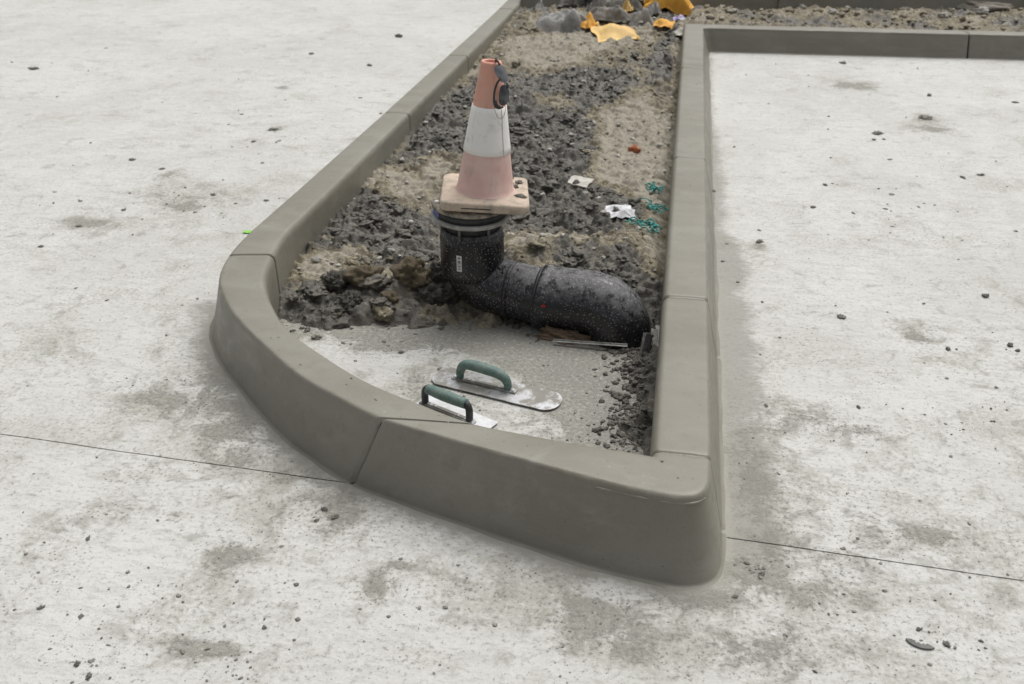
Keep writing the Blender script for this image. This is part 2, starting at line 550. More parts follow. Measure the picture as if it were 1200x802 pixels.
def lin4(P, step):
    out = []
    P = np.array(P, float)
    for i in range(len(P) - 1):
        L = np.hypot(*(P[i + 1] - P[i])[:2]); m = max(1, int(L / step))
        for k in range(m): out.append((i + k / m, P[i] + (P[i + 1] - P[i]) * k / m))
    out.append((len(P) - 1.0, P[-1]))
    return out

PROFILE = [(-.075, None, -.002), (-.04, None, .0022), (-.012, None, .0032), (.004, None, .008), (.12, .47, 0), (.215, .85, 0), (.2335, 1, -.0190), (.2375, 1, -.0135), (.2455, 1, -.0075),
           (.258, 1, -.0034), (.274, 1, -.0010), (.288, 1, 0), (.33, 1, .0003), (.5, 1, .0010), (.70, 1, .0008), (.88, 1, 0.0003), (.915, 1, -.0006), (.935, 1, -.0028), (.958, 1, -.007), (.982, 1, -.015), (.994, 1, -.028), (1.0, .5, 0), (1.0, None, -.03)]

def rib(p, shrink=0.0, core=False):
    O = p[:2]; I = p[2:]
    y = (O[1] + I[1]) / 2
    h = top_z(y) + .0016 * float(perlin(O[0] * 2.3 + 5, O[1] * 2.3, 3))
    out = []
    for k_, (t, zf, dz) in enumerate(PROFILE):
        z = dz if zf is None else h * zf + dz
        if not core:
            if k_ < 3: t = t * (1.0 + .6 * float(perlin(O[0] * 7 + k_ * .3, O[1] * 7, 13)))
            elif 5 < k_ < 11:                                  # worn, hand-run arris
                j = float(perlin(O[0] * 13, O[1] * 13, 8)) + .6 * float(perlin(O[0] * 37, O[1] * 37, 9))
                z += .0011 * j - .0007 * abs(j); t += .006 * j
            elif 4 <= k_ <= 5: t += .008 * float(perlin(O[0] * 4 + k_, O[1] * 4, 10))
        if core:
            t = .075 + t * .85 if t > 0 else .075
            z = z - .016 if zf is not None else min(z, 0) - .01
        elif shrink:
            t = .5 + (t - .5) * (1 - shrink * 10)
            if zf is not None: z -= shrink
        q = O + (I - O) * t
        out.append((q[0], q[1], z))
    return out

def sweep(ribs):
    n = len(ribs[0]); V = [p for r in ribs for p in r]; F = []
    for i in range(len(ribs) - 1):
        for k in range(n - 1):
            a = i * n + k
            F.append((a, a + 1, a + n + 1, a + n))
    F.append(tuple(range(n))); F.append(tuple((len(ribs) - 1) * n + k for k in range(n))[::-1])
    return V, F

lp = cr4(LEFT, .012)
i_nose = min(range(len(lp)), key=lambda i: abs(lp[i][0] - J_NOSE))
left_pts = [p for _, p in lp]
right_pts = [p for _, p in lin4(RIGHT, .02)]
back_pts = [p for _, p in lin4(BACK, .04)]
full = left_pts + right_pts[1:] + back_pts[1:]
i_right0 = len(left_pts) - 1
i_corner = len(left_pts) + len(right_pts) - 2
def near_idx(lo, hi, fn): return min(range(lo, hi), key=lambda i: fn(full[i]))
cuts = [near_idx(0, i_nose, lambda p: abs(p[1] - yv)) for yv in (8.05, 6.35, 4.95, 3.0)]
cuts += [i_nose, i_right0]
cuts += [near_idx(i_right0 + 2, i_corner, lambda p: abs(p[1] - yv)) for yv in (2.93, 4.42, 6.22)]
cuts += [near_idx(i_corner, len(full), lambda p: abs(p[0] - 2.06)), near_idx(i_corner, len(full), lambda p: abs(p[0] - 4.1))]
cuts = [0] + sorted(cuts) + [len(full) - 1]

def lerp_end(a, b, d):
    L = max(np.hypot(*(b - a)[:2]), np.hypot(*(b - a)[2:]), 1e-6)
    return a + (b - a) * min(d / L, .9)

kerb = tag(empty('concrete_kerb', (-.3, 1.95, 0)), 'fresh smooth grey concrete kerb wrapping round the muddy island to a pointed nose', 'kerb')
KINV = Matrix.Translation((.3, -1.95, 0))
def kpart(name, VF, mat, sharp=True):
    me = make_mesh(name, VF[0], VF[1])
    o = link(name, me, mat, kerb)
    o.matrix_parent_inverse = KINV
    return o
for a, b in zip(cuts[:-1], cuts[1:]):
    seg = full[a:b + 1]
    first, last = a > 0, b < len(full) - 1
    g = .0052
    ribs = []
    pts = list(seg)
    if first:
        e0 = lerp_end(pts[0], pts[1], g); e1 = lerp_end(pts[0], pts[1], g + .0035); e2 = lerp_end(pts[0], pts[1], g + .010)
        ribs += [rib(e0, .008), rib(e1, .0022), rib(e2, .0002)]
        pts = pts[1:]
    if last:
        e0 = lerp_end(pts[-1], pts[-2], g); e1 = lerp_end(pts[-1], pts[-2], g + .0035); e2 = lerp_end(pts[-1], pts[-2], g + .010)
        pts = pts[:-1]
        ribs += [rib(p) for p in pts] + [rib(e2, .0002), rib(e1, .0022), rib(e0, .008)]
    else:
        ribs += [rib(p) for p in pts]
    kpart('kerb_segment', sweep(ribs), M['kerb'])
kpart('joint_filler', sweep([rib(p, 0, True) for p in full[::2] + [full[-1]]]), M['filler'])
# a ragged lip of slurry left by the trowel along the top edge of the nose
lipV = []
lpath = [p for p in full[i_nose:i_right0] if -.15 < p[0] < .19]
P3 = []; R3 = []
for k, p in enumerate(lpath):
    q = p[:2] + (p[2:] - p[:2]) * .235
    P3.append((q[0], q[1], top_z(2.0) - .020)); R3.append(.0030 + .0028 * float(perlin(k * .31, 2.2, 5)))
if len(P3) > 3: kpart('slurry_lip', tube(P3, R3, 8), M['kerb'])

# the far kerb behind the rubble
farp = [np.array((x, 8.50 + .13 * x, x, 8.70 + .13 * x)) for x in np.arange(-1.34, 6.6, .1)]
def far_rib(p, s=0):
    out = []
    for t, zf, dz in PROFILE:
        z = dz if zf is None else (.245 * zf + dz - s)
        q = p[:2] + (p[2:] - p[:2]) * t
        out.append((q[0], q[1], z))
    return out
fk = tag(empty('far_kerb', (2.0, 8.8, 0)), 'plain grey concrete kerb running behind the strip of rubble', 'kerb')
FI = Matrix.Translation((-2.0, -8.8, 0))
xs = [p[0] for p in farp]
for x0, x1 in ((-1.35, .75), (.75, 2.75), (2.75, 4.75), (4.75, 6.7)):
    pp = [p.copy() for p in farp if x0 <= p[0] < x1]
    o = link('kerb_segment', make_mesh('kerb_segment', *sweep([far_rib(p, .004 if i in (0, len(pp) - 1) else 0) for i, p in enumerate(pp + [pp[-1] + np.array((.094, .0122, .094, .0122))])])), M['kerb'], fk)
    o.matrix_parent_inverse = FI

# ------------------------------------------------------------------ slabs
OUT = np.array([p[:2] for p in full])
def dist_outer(X, Y):
    d = np.full(X.shape, 9.0)
    P = OUT[::2]
    for a, b in zip(P[:-1], P[1:]):
        ab = b - a; L = ab @ ab
        if L < 1e-10: continue
        t = np.clip(((X - a[0]) * ab[0] + (Y - a[1]) * ab[1]) / L, 0, 1)
        d = np.minimum(d, np.hypot(X - a[0] - t * ab[0], Y - a[1] - t * ab[1]))
    return d

BLOT = [  # stains seen on the slab: pixel, half sizes in pixels, weight
    (440, 687, 28, 20, 1.5), (230, 758, 80, 12, 1.1), (275, 652, 34, 16, 1.2), (885, 668, 28, 14, 1.8), (660, 434, 46, 18, 1.7), (620, 405, 60, 12, .8),
    (180, 470, 70, 30, .4), (230, 440, 60, 40, .5), (560, 700, 60, 30, .5), (690, 725, 60, 30, .7), (740, 760, 90, 30, .7), (930, 700, 40, 15, .6),
    (1000, 500, 90, 25, .4), (960, 480, 60, 22, .4), (1085, 626, 22, 8, 1.4), (470, 663, 16, 6, 1.3), (1000, 101, 34, 6, 1.4), (1090, 150, 30, 6, 1.2), (1085, 138, 16, 5, 1.3), (200, 205, 18, 5, 1.2), (325, 152, 12, 4, 1.3), (330, 103, 14, 4, 1.1), (110, 262, 24, 6, 1.0), (215, 243, 20, 6, 1.2), (185, 467, 28, 8, .7), (260, 505, 24, 10, .9), (205, 605, 16, 6, 1.0), (890, 288, 14, 5, 1.2), (1070, 395, 14, 6, 1.0), (1010, 505, 30, 8, .5), (1075, 390, 40, 20, .5), (230, 230, 70, 16, .7), (110, 262, 90, 16, .5),
    (880, 560, 50, 60, .7), (900, 640, 12, 24, .6), (400, 600, 40, 26, .8), (480, 770, 60, 25, .6), (150, 600, 60, 20, .4), (880, 760, 60, 20, .5), (700, 470, 60, 30, .9), (735, 440, 26, 40, 1.2), (715, 505, 40, 16, 1.2), (560, 400, 60, 8, .9), (430, 392, 30, 8, .8),
    (440, 405, 50, 14, .4), (60, 400, 60, 25, .3), (820, 700, 60, 16, .6), (1120, 740, 60, 12, .4)]
def slab_attrs(X, Y):
    d = dist_outer(X, Y)
    wob = fbm(X * 3.1, Y * 3.1, 21, 4)
    damp = np.zeros_like(X); film = np.zeros_like(X)
    r = (X > .15) & (Y > 1.95) & (Y < 7.5)
    w = np.interp(Y, [1.9, 2.4, 3.2, 4.2, 5.5, 7.5], [.15, .15, .135, .075, .03, .02]) * (1 + .25 * wob)
    damp = np.where(r, np.maximum(damp, np.clip((w - d) / .11 + .5, 0, 1)), damp)
    wn_ = (.075 + .05 * wob) * np.interp(X, [-1.7, -1.4, -.9, -.3, .2], [1.3, 1.2, .8, .8, 1.0])
    damp = np.where(~r & (Y < 3.4), np.maximum(damp, np.clip((wn_ - d) / .11 + .40, 0, 1) * .65), damp)
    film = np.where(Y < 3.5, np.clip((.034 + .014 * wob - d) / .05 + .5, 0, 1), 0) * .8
    dirt = .18 * wob + .42 * ss(Y, 3.6, 1.8) * (1.5 * fbm(X * 1.3, Y * 1.3, 4, 4) + .30) - .12 * ss(Y, 3.0, 6.0)
    for u, v, a, b, wt in BLOT:
        c = at(u, v); ex = abs(at(u + a, v).x - c.x) ; ey = abs(at(u, v - b).y - c.y)
        q = ((X - c.x) / max(ex, .01)) ** 2 + ((Y - c.y) / max(ey, .01)) ** 2
        dirt = dirt + wt * np.exp(-q * 1.2)
    # inside of the island: mud washed over the slab
    inside = (X > -1.4) & (X < .0) & (Y > 2.05) & (Y < 3.1)
    dirt = np.where(inside, dirt + .30 + .55 * ss(X, -.95, -.25) + .5 * wob + 1.1 * ss(Y, 2.72, 2.95) + 1.1 * ss(X, -.24, -.06), dirt)
    return damp, dirt, film

def jline(x): return 2.035 - .055 * (x + .3) + .0025 * perlin(np.asarray(x, float) * 2.1, np.asarray(x, float) * 0 + .5, 17) + .0012 * perlin(np.asarray(x, float) * 11, np.asarray(x, float) * 0 + .5, 18)
def axis(a, b, fine0, fine1, fs, cs):
    lo = list(-np.geomspace(cs * .5, fine0 - a, 12)[::-1] + fine0) if a < fine0 else []
    hi = list(np.geomspace(cs * .5, b - fine1, 12) + fine1) if b > fine1 else []
    return np.array(lo + list(np.arange(fine0, fine1 + fs * .5, fs)) + hi)

slab = tag(empty('concrete_pavement'), 'pale dusty concrete pavement stained with mud and crossed by a saw cut', None, None, 'structure')
def slab_panel(xs, ts, yfun, thick=.14):
    X, T = np.meshgrid(xs, ts)
    Y = yfun(X, T)
    damp, dirt, film = slab_attrs(X, Y)
    near = (Y < 12) & (np.abs(X) < 6)
    Z = np.where(near, .0016 * fbm(X * 2.2, Y * 2.2, 31, 3), 0)
    ny, nx = X.shape
    V = np.stack([X, Y, Z], -1).reshape(-1, 3)
    idx = np.arange(nx * ny).reshape(ny, nx)
    F = np.stack([idx[:-1, :-1], idx[:-1, 1:], idx[1:, 1:], idx[1:, :-1]], -1).reshape(-1, 4)
    # side walls down all four edges
    edge = np.concatenate([idx[0, :], idx[1:, -1], idx[-1, -2::-1], idx[-2:0:-1, 0]])
    k = len(V)
    VT = V[edge].copy(); VB = VT.copy(); VB[:, 2] = -thick
    m = len(edge); j = np.arange(m); j2 = (j + 1) % m
    F = np.concatenate([F, np.stack([k + j2, k + j, k + m + j, k + m + j2], -1)])
    V = np.concatenate([V, VT, VB])
    A = {n: np.concatenate([a.ravel(), a.ravel()[edge], a.ravel()[edge]]) for n, a in (('damp', damp), ('dirt', dirt), ('film', film))}
    o = link('slab_panel', make_mesh('slab_panel', V, F, A), M['slab'], slab)
    return o
gx = .0021
ts_f = axis(-25, 0, -1.4, -.0, .02, .2)            # distance in front of the saw cut
slab_panel(axis(-30, 30, -2.4, 2.2, .022, .2), ts_f[ts_f <= 1e-6], lambda X, T: jline(X) - gx + T)
slab_panel(axis(-30, 30, -3.4, 3.0, .022, .2), axis(0, 40, 0, 7.6, .026, .2), lambda X, T: jline(X) + gx + T)

g = 400
ground = build('ground', ([(-g, -g, -.15), (g, -g, -.15), (g, g, -.15), (-g, g, -.15)], [(0, 1, 2, 3)]), M['subgrade'])
ground['kind'] = 'structure'

# ------------------------------------------------------------------ soil in the island and rubble behind
INN = np.array([p[2:] for p in full])
def inner_x_left(y):
    L = INN[:i_nose]
    o = np.argsort(L[:, 1])
    return np.interp(y, L[o, 1], L[o, 0])

TAN = [(735, 165, 52, 52, 1.1), (690, 40, 70, 22, .6), (750, 130, 30, 25, .7), (650, 72, 60, 12, .6), (600, 48, 40, 12, .5), (450, 205, 30, 12, .6), (560, 80, 40, 10, .5), (450, 312, 34, 10, .5), (480, 225, 40, 20, .8), (520, 190, 22, 16, .6),
       (380, 300, 24, 14, .9), (415, 288, 30, 8, .9), (640, 288, 45, 14, 1.0), (770, 215, 22, 50, .8), (765, 300, 18, 30, .6), (690, 285, 30, 10, .6), (620, 165, 16, 12, .6),
       (640, 120, 30, 7, .6), (700, 205, 30, 14, .3), (560, 345, 20, 8, .2), (800, 60, 14, 40, .4), (655, 388, 30, 7, .8)]
DARK = [(690, 100, 60, 18, .9), (650, 150, 60, 22, .9), (660, 205, 60, 28, 1), (700, 255, 50, 18, .9), (430, 255, 60, 26, .9), (560, 110, 30, 20, .4), (780, 60, 10, 40, .9),
        (350, 350, 50, 25, .7), (460, 370, 120, 14, .8), (500, 150, 40, 14, .5), (755, 380, 18, 60, .8)]
def blobs(X, Y, B, z=.09):
    s = np.zeros_like(X)
    wx = X + .05 * fbm(X * 4, Y * 4, 51, 3); wy = Y + .08 * fbm(X * 3.3 + 9, Y * 3.3, 52, 3)
    for u, v, a, b, w in B:
        c = at(u, v, z); ex = abs(at(u + a, v, z).x - c.x); ey = abs(at(u, v - b, z).y - c.y)
        s = s + w * np.exp(-(((wx - c.x) / ex) ** 2 + ((wy - c.y) / ey) ** 2))
    return s

def soil_dry(X, Y):
    base = .36 + .36 * fbm(X * 2.6, Y * 1.8, 61, 5, .6) + .10 * ss(Y, 4.6, 7.2) + .14 * fbm(X * 14, Y * 11, 66, 3)
    base = np.where(X > .1, .62 + .4 * fbm(X * 3, Y * 3, 63, 4), base)
    return np.clip(base + blobs(X, Y, TAN) * 1.1 - blobs(X, Y, DARK) * .85, 0, 1)

def soil_depth(X, Y):
    """signed metres inside the edge of the soil"""
    wob = .05 * fbm(X * 5, Y * 5, 71, 4)
    yf = np.interp(X, [-1.45, -1.31, -.964, -.686, -.439, -.2, -.097, .0], [2.86, 2.93, 2.965, 2.975, 2.955, 2.93, 2.90, 2.80])
    xt = np.interp(Y, [2.15, 2.25, 2.36, 2.46, 2.56, 2.67, 2.8, 2.94], [.06, .0, -.05, -.10, -.07, -.06, -.085, -.13])
    return np.maximum(Y - yf, np.where(Y > 2.15, X - xt, -1)) + wob

MOUND = [(-1.06, 3.17, .13, .05), (-.90, 3.2, .12, .055), (-1.25, 3.10, .16, .035), (-.78, 3.22, .10, .05), (-.45, 3.42, .22, .085), (-.15, 3.55, .2, .05), (-1.0, 3.75, .3, .03), (-.03, 2.92, .05, .02),
         (-.015, 2.75, .06, .035), (-.02, 2.60, .06, .035), (-.025, 2.45, .08, .04), (-.01, 2.32, .06, .03), (-.08, 3.04, .13, -.085), (-.30, 4.1, .3, .03), (-.55, 4.6, .35, .035), (-.05, 3.32, .1, .02), (-.95, 3.0, .15, .02), (-.20, 2.97, .14, -.05), (-.42, 2.98, .14, -.035)]
def soil_height(X, Y):
    d = soil_depth(X, Y)
    dry = soil_dry(X, Y)
    z = -.016 + .034 * ss(d, -.03, .07) + .066 * ss(d, .12, .55)
    for mx, my, r, a in MOUND:
        z = z + a * np.exp(-((X - mx) ** 2 + (Y - my) ** 2) / (2 * (r * .6) ** 2)) * ss(d, -.02, .1)
    lump1 = np.abs(fbm(X * 9, Y * 9, 81, 3, .55))
    lump2 = np.abs(perlin(X * 23, Y * 23, 85))
    lump3 = np.abs(perlin(X * 48, Y * 48, 86))
    amp = ss(d, -.05, .10)
    rough = (1.2 - .45 * dry)
    z = z + amp * ((lump1 - .3) * .040 * rough + (lump2 - .25) * .017 * rough + (lump3 - .25) * .009 * rough + (np.abs(perlin(X * 95, Y * 95, 87)) - .25) * .0045 * rough + .022 * fbm(X * 2.3, Y * 2.3, 91, 3))
    # trench gap along the right kerb
    z = z - .03 * np.exp(-((X - .0) / .035) ** 2) * ss(Y, 3.0, 3.6) * (X < .1)
    # rubble strip behind the back kerb is banked higher
    z = z + .045 * ss(Y, 7.2, 8.2)
    return z

def grid_mesh(name, xs, ys, xfun=None):
    X, Y = np.meshgrid(xs, ys)
    if xfun is not None: X = xfun(X, Y)
    Z = soil_height(X, Y); D = soil_dry(X, Y)
    ny, nx = X.shape
    idx = np.arange(nx * ny).reshape(ny, nx)
    F = np.stack([idx[:-1, :-1], idx[:-1, 1:], idx[1:, 1:], idx[1:, :-1]], -1).reshape(-1, 4)
    return make_mesh(name, np.stack([X, Y, Z], -1).reshape(-1, 3), F, {'dry': D.ravel()})

ys = [2.12]
while ys[-1] < 9.2: ys.append(ys[-1] + .0045 + max(0, ys[-1] - 3.4) * .0020)
def island_x(S, Y):
    xl = inner_x_left(np.clip(Y, 2.15, 11)) + .0 - .04
    xr = np.full_like(Y, .045)
    return xl + (xr - xl) * S
soil = link('island_soil', grid_mesh('island_soil', np.linspace(0, 1, 250), np.array(ys), island_x), M['soil'])
tag(soil, 'churned dark clay and dry tan soil filling the island', None, None, 'structure')
rub = link('rubble_soil', grid_mesh('rubble_soil', np.arange(.045, 6.4, .016), np.arange(7.74, 9.75, .014)), M['soil'])
tag(rub, 'dry stony soil banked between the back kerb and the far kerb', None, None, 'structure')

def scatter_mesh(name, pts, sizes, flats, dry, protos, mat, kind='stuff'):
    VV = []; FF = []; DD = []; k = 0
    for i, (p, s, f) in enumerate(zip(pts, sizes, flats)):
        pv, pf = protos[i % len(protos)]
        a = rng.uniform(0, 2 * math.pi); c, sn = math.cos(a), math.sin(a)
        e = rng.uniform(.75, 1.3)
        x = pv[:, 0] * s * e; y = pv[:, 1] * s / e
        v = np.stack([c * x - sn * y + p[0], sn * x + c * y + p[1], pv[:, 2] * s * f + p[2]], -1)
        VV.append(v); FF.append(pf + k); k += len(v)
        DD.append(np.full(len(v), dry[i] if dry is not None else 0))
    me = make_mesh(name, np.concatenate(VV), np.concatenate(FF), {'dry': np.concatenate(DD)})
    o = link(name, me, mat)
    if kind: o['kind'] = kind
    return o

def protos(n, sub, rough, seed0, freq=1.4, fine=.15):
    out = []
    for i in range(n):
        v, f = lump(seed0 + i, sub, rough, freq, fine)
        out.append((np.array([tuple(q) for q in v]), np.array(f)))
    return out
PR1 = protos(12, 1, .65, 3, 1.5, .2)
PR3 = protos(14, 3, .62, 140, 1.2, .14)
PR2 = protos(12, 2, .65, 40, 1.4, .2)

# clods of clay lying on the island
N = 10000
cy = 2.2 + (9.0 - 2.2) * rng.random(N) ** 1.5
cxs = rng.random(N)
cx_ = island_x(cxs, cy) * .96 - .01
sz = .0020 + .008 * rng.random(N) ** 3
d = soil_depth(cx_, cy); dr = soil_dry(cx_, cy)
keep = (d > -.03) & (rng.random(N) < (1.0 - .45 * dr)) & (rng.random(N) < ss(d, -.06, .08) + .15) & (cx_ < -.012 - sz) & (cx_ > inner_x_left(cy) + .01 + sz)
keep &= ~((np.abs(cy - 3.12) < .12) & (cx_ > -.78) & (cx_ < -.03))
cx_, cy, sz, dr = cx_[keep], cy[keep], sz[keep], dr[keep]
sz = sz * (1 + .12 * np.maximum(cy - 3.5, 0)) * (1.15 - .5 * dr)
cz = np.maximum(soil_height(cx_, cy), 0) - sz * .1
dv = np.clip(dr + rng.normal(0, .20, len(dr)), 0, 1)
big = sz > .007
for nm, m, pr in (('clay_clods', ~big, PR1), ('clay_lumps', big, PR2)):
    o = scatter_mesh(nm, np.stack([cx_, cy, cz], -1)[m], sz[m], rng.uniform(.55, .9, m.sum()), dv[m], pr, M['soil'])
    tag(o, 'loose crumbs of dark clay strewn over the island' if nm == 'clay_clods' else 'thumb-sized lumps of dark clay heaped over the island', 'soil')

# bigger sunken chunks of sticky clay
N = 2400
ky = 2.9 + 5.2 * rng.random(N) ** 1.4; kx = island_x(rng.random(N), ky)
ks = .009 + .030 * rng.random(N) ** 2.4
kd = soil_depth(kx, ky); kr = soil_dry(kx, ky)
keep = (kd > .03) & (rng.random(N) < 1.15 - 1.3 * kr) & (kx < -.02 - ks * 1.3) & (kx > inner_x_left(ky) + .02 + ks * 1.3) & ~((np.abs(ky - 3.10) < .15) & (kx > -.82) & (kx < -.03))
kx, ky, ks, kr = kx[keep], ky[keep], ks[keep], kr[keep]
o = scatter_mesh('clay_chunks', np.stack([kx, ky, soil_height(kx, ky) - ks * .2], -1), ks, rng.uniform(.4, .75, len(kx)), np.clip(kr + rng.normal(0, .15, len(kx)), 0, 1), PR3, M['soil'])
tag(o, 'sticky fist-sized chunks of dark clay trodden into the island', 'soil')

# crumbs of clay spread from the tongue of soil along the straight kerb
N = 900
tu = rng.normal(742, 20, N); tv = rng.uniform(390, 530, N)
tp = np.array([tuple(at(a, b, .0)) for a, b in zip(tu, tv)])
tsz = .0018 + .010 * rng.random(N) ** 4
m = (tp[:, 0] < -.008 - tsz) & (tp[:, 0] > -.30) & (tp[:, 1] > 2.10 + tsz)
tp, tsz = tp[m], tsz[m]
tp[:, 2] = np.maximum(soil_height(tp[:, 0], tp[:, 1]), 0) + tsz * .2
o = scatter_mesh('clay_crumbs', tp, tsz, rng.uniform(.5, .9, len(tp)), rng.uniform(0, .25, len(tp)), PR2, M['soil'])
tag(o, 'dark clay crumbs spilling onto the bare slab along the straight kerb', 'soil')

# rubble gravel behind the back kerb
N = 2600
gx_ = rng.uniform(.07, 5.2, N); gy = rng.uniform(7.86, 9.2, N) + .045 * gx_
gs = .004 + .024 * rng.random(N) ** 4.5
o = scatter_mesh('rubble_gravel', np.stack([gx_, gy, soil_height(gx_, gy) + gs * .2], -1), gs, rng.uniform(.5, .9, N), np.clip(rng.normal(.85, .2, N), 0, 1), PR1, M['soil'])
tag(o, 'small stones and crumbs covering the rubble strip', 'gravel')
N = 900
px_ = island_x(rng.random(N), 3 + 6 * rng.random(N)); py = 3.1 + 5.9 * rng.random(N)
px_ = np.clip(px_, inner_x_left(py) + .02, -.03)
ps = .003 + .011 * rng.random(N) ** 3
o = scatter_mesh('pale_pebbles', np.stack([px_, py, soil_height(px_, py) + ps * .3], -1), ps, rng.uniform(.5, .8, N), None, PR1, M['stone'])
tag(o, 'pale pebbles sprinkled through the island soil', 'pebbles')

# ------------------------------------------------------------------ crumbs of mud on the slab
CL = [(385, 603, 18, 14, 110), (885, 668, 28, 14, 170), (120, 770, 60, 25, 150), (270, 790, 40, 20, 90), (900, 505, 60, 30, 60), (1140, 500, 50, 30, 130), (1110, 400, 50, 40, 60),
      (230, 240, 80, 22, 120), (320, 150, 60, 30, 50), (110, 260, 90, 25, 70), (300, 110, 100, 40, 50), (950, 725, 60, 30, 60), (1120, 715, 60, 25, 60), (1000, 250, 120, 40, 120), (1100, 200, 80, 40, 60),
      (980, 90, 120, 18, 60), (200, 460, 60, 40, 110), (200, 350, 60, 30, 60), (60, 620, 60, 60, 50), (200, 690, 120, 60, 140), (520, 720, 100, 40, 110), (720, 740, 90, 40, 130), (870, 560, 40, 60, 60),
      (500, 400, 90, 16, 90), (430, 400, 40, 14, 70), (620, 420, 60, 20, 80), (700, 500, 50, 20, 120), (690, 450, 50, 25, 100), (560, 480, 70, 12, 40), (330, 520, 50, 30, 50), (1000, 620, 120, 50, 80), (1100, 760, 90, 30, 70)]
pts = []
for u, v, a, b, n in CL:
    for _ in range(int(n * .42)):
        q = at(u + rng.normal(0, a * .6), min(v + rng.normal(0, b * .6), 900), 0)
        pts.append((q.x, q.y))
for _ in range(900):
    q = at(rng.uniform(-50, 1250), rng.uniform(20, 830), 0); pts.append((q.x, q.y))
pts = np.array(pts)
dd = dist_outer(pts[:, 0], pts[:, 1])
inpath = (dd > .03)
xl = inner_x_left(np.clip(pts[:, 1], 2.15, 11))
on_kerb = (pts[:, 0] > -1.65) & (pts[:, 0] < .24) & (((pts[:, 0] < xl + .03) | (pts[:, 0] > -.01)) & (pts[:, 1] > 2.9))
soilhere = (pts[:, 0] > -1.5) & (pts[:, 0] < .2) & (pts[:, 1] > 2.98)
kerbband = (dd < .24) & (pts[:, 0] > -1.62) & (pts[:, 0] < .2) & (pts[:, 1] > jline(pts[:, 0]) - .15) & (np.abs(pts[:, 0] + .6) < .99) & ~((pts[:, 0] < -1.0) & (dd > .2)) 
# keep crumbs off the kerb body: outside the outer line or well inside the inner line
def signed_side(P):
    poly = OUT[:i_corner + 1]
    x, y = P[:, 0], P[:, 1]
    ins = np.zeros(len(P), bool)
    q = np.concatenate([poly, [[poly[0][0] + .5, 30]]])
    for (x0, y0), (x1, y1) in zip(q, np.roll(q, -1, 0)):
        c = ((y0 > y) != (y1 > y)) & (x < (x1 - x0) * (y - y0) / (y1 - y0 + 1e-12) + x0)
        ins ^= c
    return ins
ins = signed_side(pts)
ok = np.where(ins, (dd > .36) & (pts[:, 1] < 3.0), dd > .025) & ~((pts[:, 0] > .2) & (pts[:, 1] > 7.4)) & (pts[:, 1] < 14)
pts = pts[ok]
s_ = .0007 + .0036 * rng.random(len(pts)) ** 5
flat = np.where(rng.random(len(pts)) < .5, .25, .65)
s_ = np.where(flat < .3, s_ * 1.7, s_)
s_ *= np.clip(pts[:, 1] / 3.0, .8, 1.7)
o = scatter_mesh('mud_crumbs', np.stack([pts[:, 0], pts[:, 1], s_ * flat * .5 + .0005], -1), s_, flat, None, PR1, M['mud'])
tag(o, 'tiny crumbs of dried mud scattered over the pale slab', 'mud')

# a few specks of mud flicked onto the kerb top
ki = rng.integers(i_nose - 60, i_corner - 40, 90)
kt = rng.uniform(.36, .84, 90)
kp = np.array([np.append(full[i][:2] + (full[i][2:] - full[i][:2]) * t_, top_z((full[i][1] + full[i][3]) / 2) + .0008) for i, t_ in zip(ki, kt)])
o = scatter_mesh('kerb_specks', kp, .0009 + .0026 * rng.random(90) ** 3, np.full(90, .5), None, PR1, M['mud'])
tag(o, 'specks of dried mud on the flat top of the kerb', 'mud')

# larger crumbs one can pick out, one object each
clod_mesh = []
for i in range(6):
    v, f = lump(200 + i, 3, .85, 1.7, .35)
    me = make_mesh('mud_clod', v, f); me.materials.append(M['mud']); clod_mesh.append(me)
CLODS = [  # pixel, width px, flatness, label
    (467, 43, 13, .5), (433, 77, 10, .5), (320, 152, 15, .3), (40, 81, 12, .5), (365, 63, 9, .4), (155, 187, 10, .4), (297, 166, 8, .4),
    (190, 198, 9, .4), (250, 228, 10, .4), (145, 246, 8, .5), (92, 265, 8, .5), (312, 235, 9, .4), (48, 289, 8, .5)]
RC = [(890, 283, 14, .4), (967, 217, 8, .6), (953, 243, 9, .5), (1000, 250, 8, .4), (1111, 409, 9, .8), (1184, 405, 10, .8), (1193, 411, 8, .6), (986, 371, 14, .35), (1155, 347, 11, .6), (1128, 208, 9, .5),
      (1006, 477, 9, .6), (898, 475, 11, .35), (1089, 112, 8, .6), (835, 224, 9, .5), (988, 74, 12, .4), (1150, 205, 9, .5), (1190, 120, 8, .4), (1085, 138, 20, .25), (1028, 156, 16, .3)]
NC = [(380, 597, 12, .6), (393, 606, 14, .6), (371, 610, 9, .6), (103, 631, 9, .5), (95, 722, 9, .5), (48, 712, 12, .4), (90, 778, 11, .7), (104, 793, 13, .6), (1110, 755, 12, .5), (1077, 737, 8, .6), (862, 699, 9, .6), (875, 660, 10, .5), (955, 787, 8, .5), (1150, 751, 7, .5), (893, 672, 11, .5), (310, 735, 7, .6), (450, 400, 9, .4)]
IC = [(470, 413, 10, .5), (371, 396, 16, .6), (360, 388, 10, .6), (515, 432, 8, .3), (402, 402, 9, .35), (455, 376, 9, .5)]
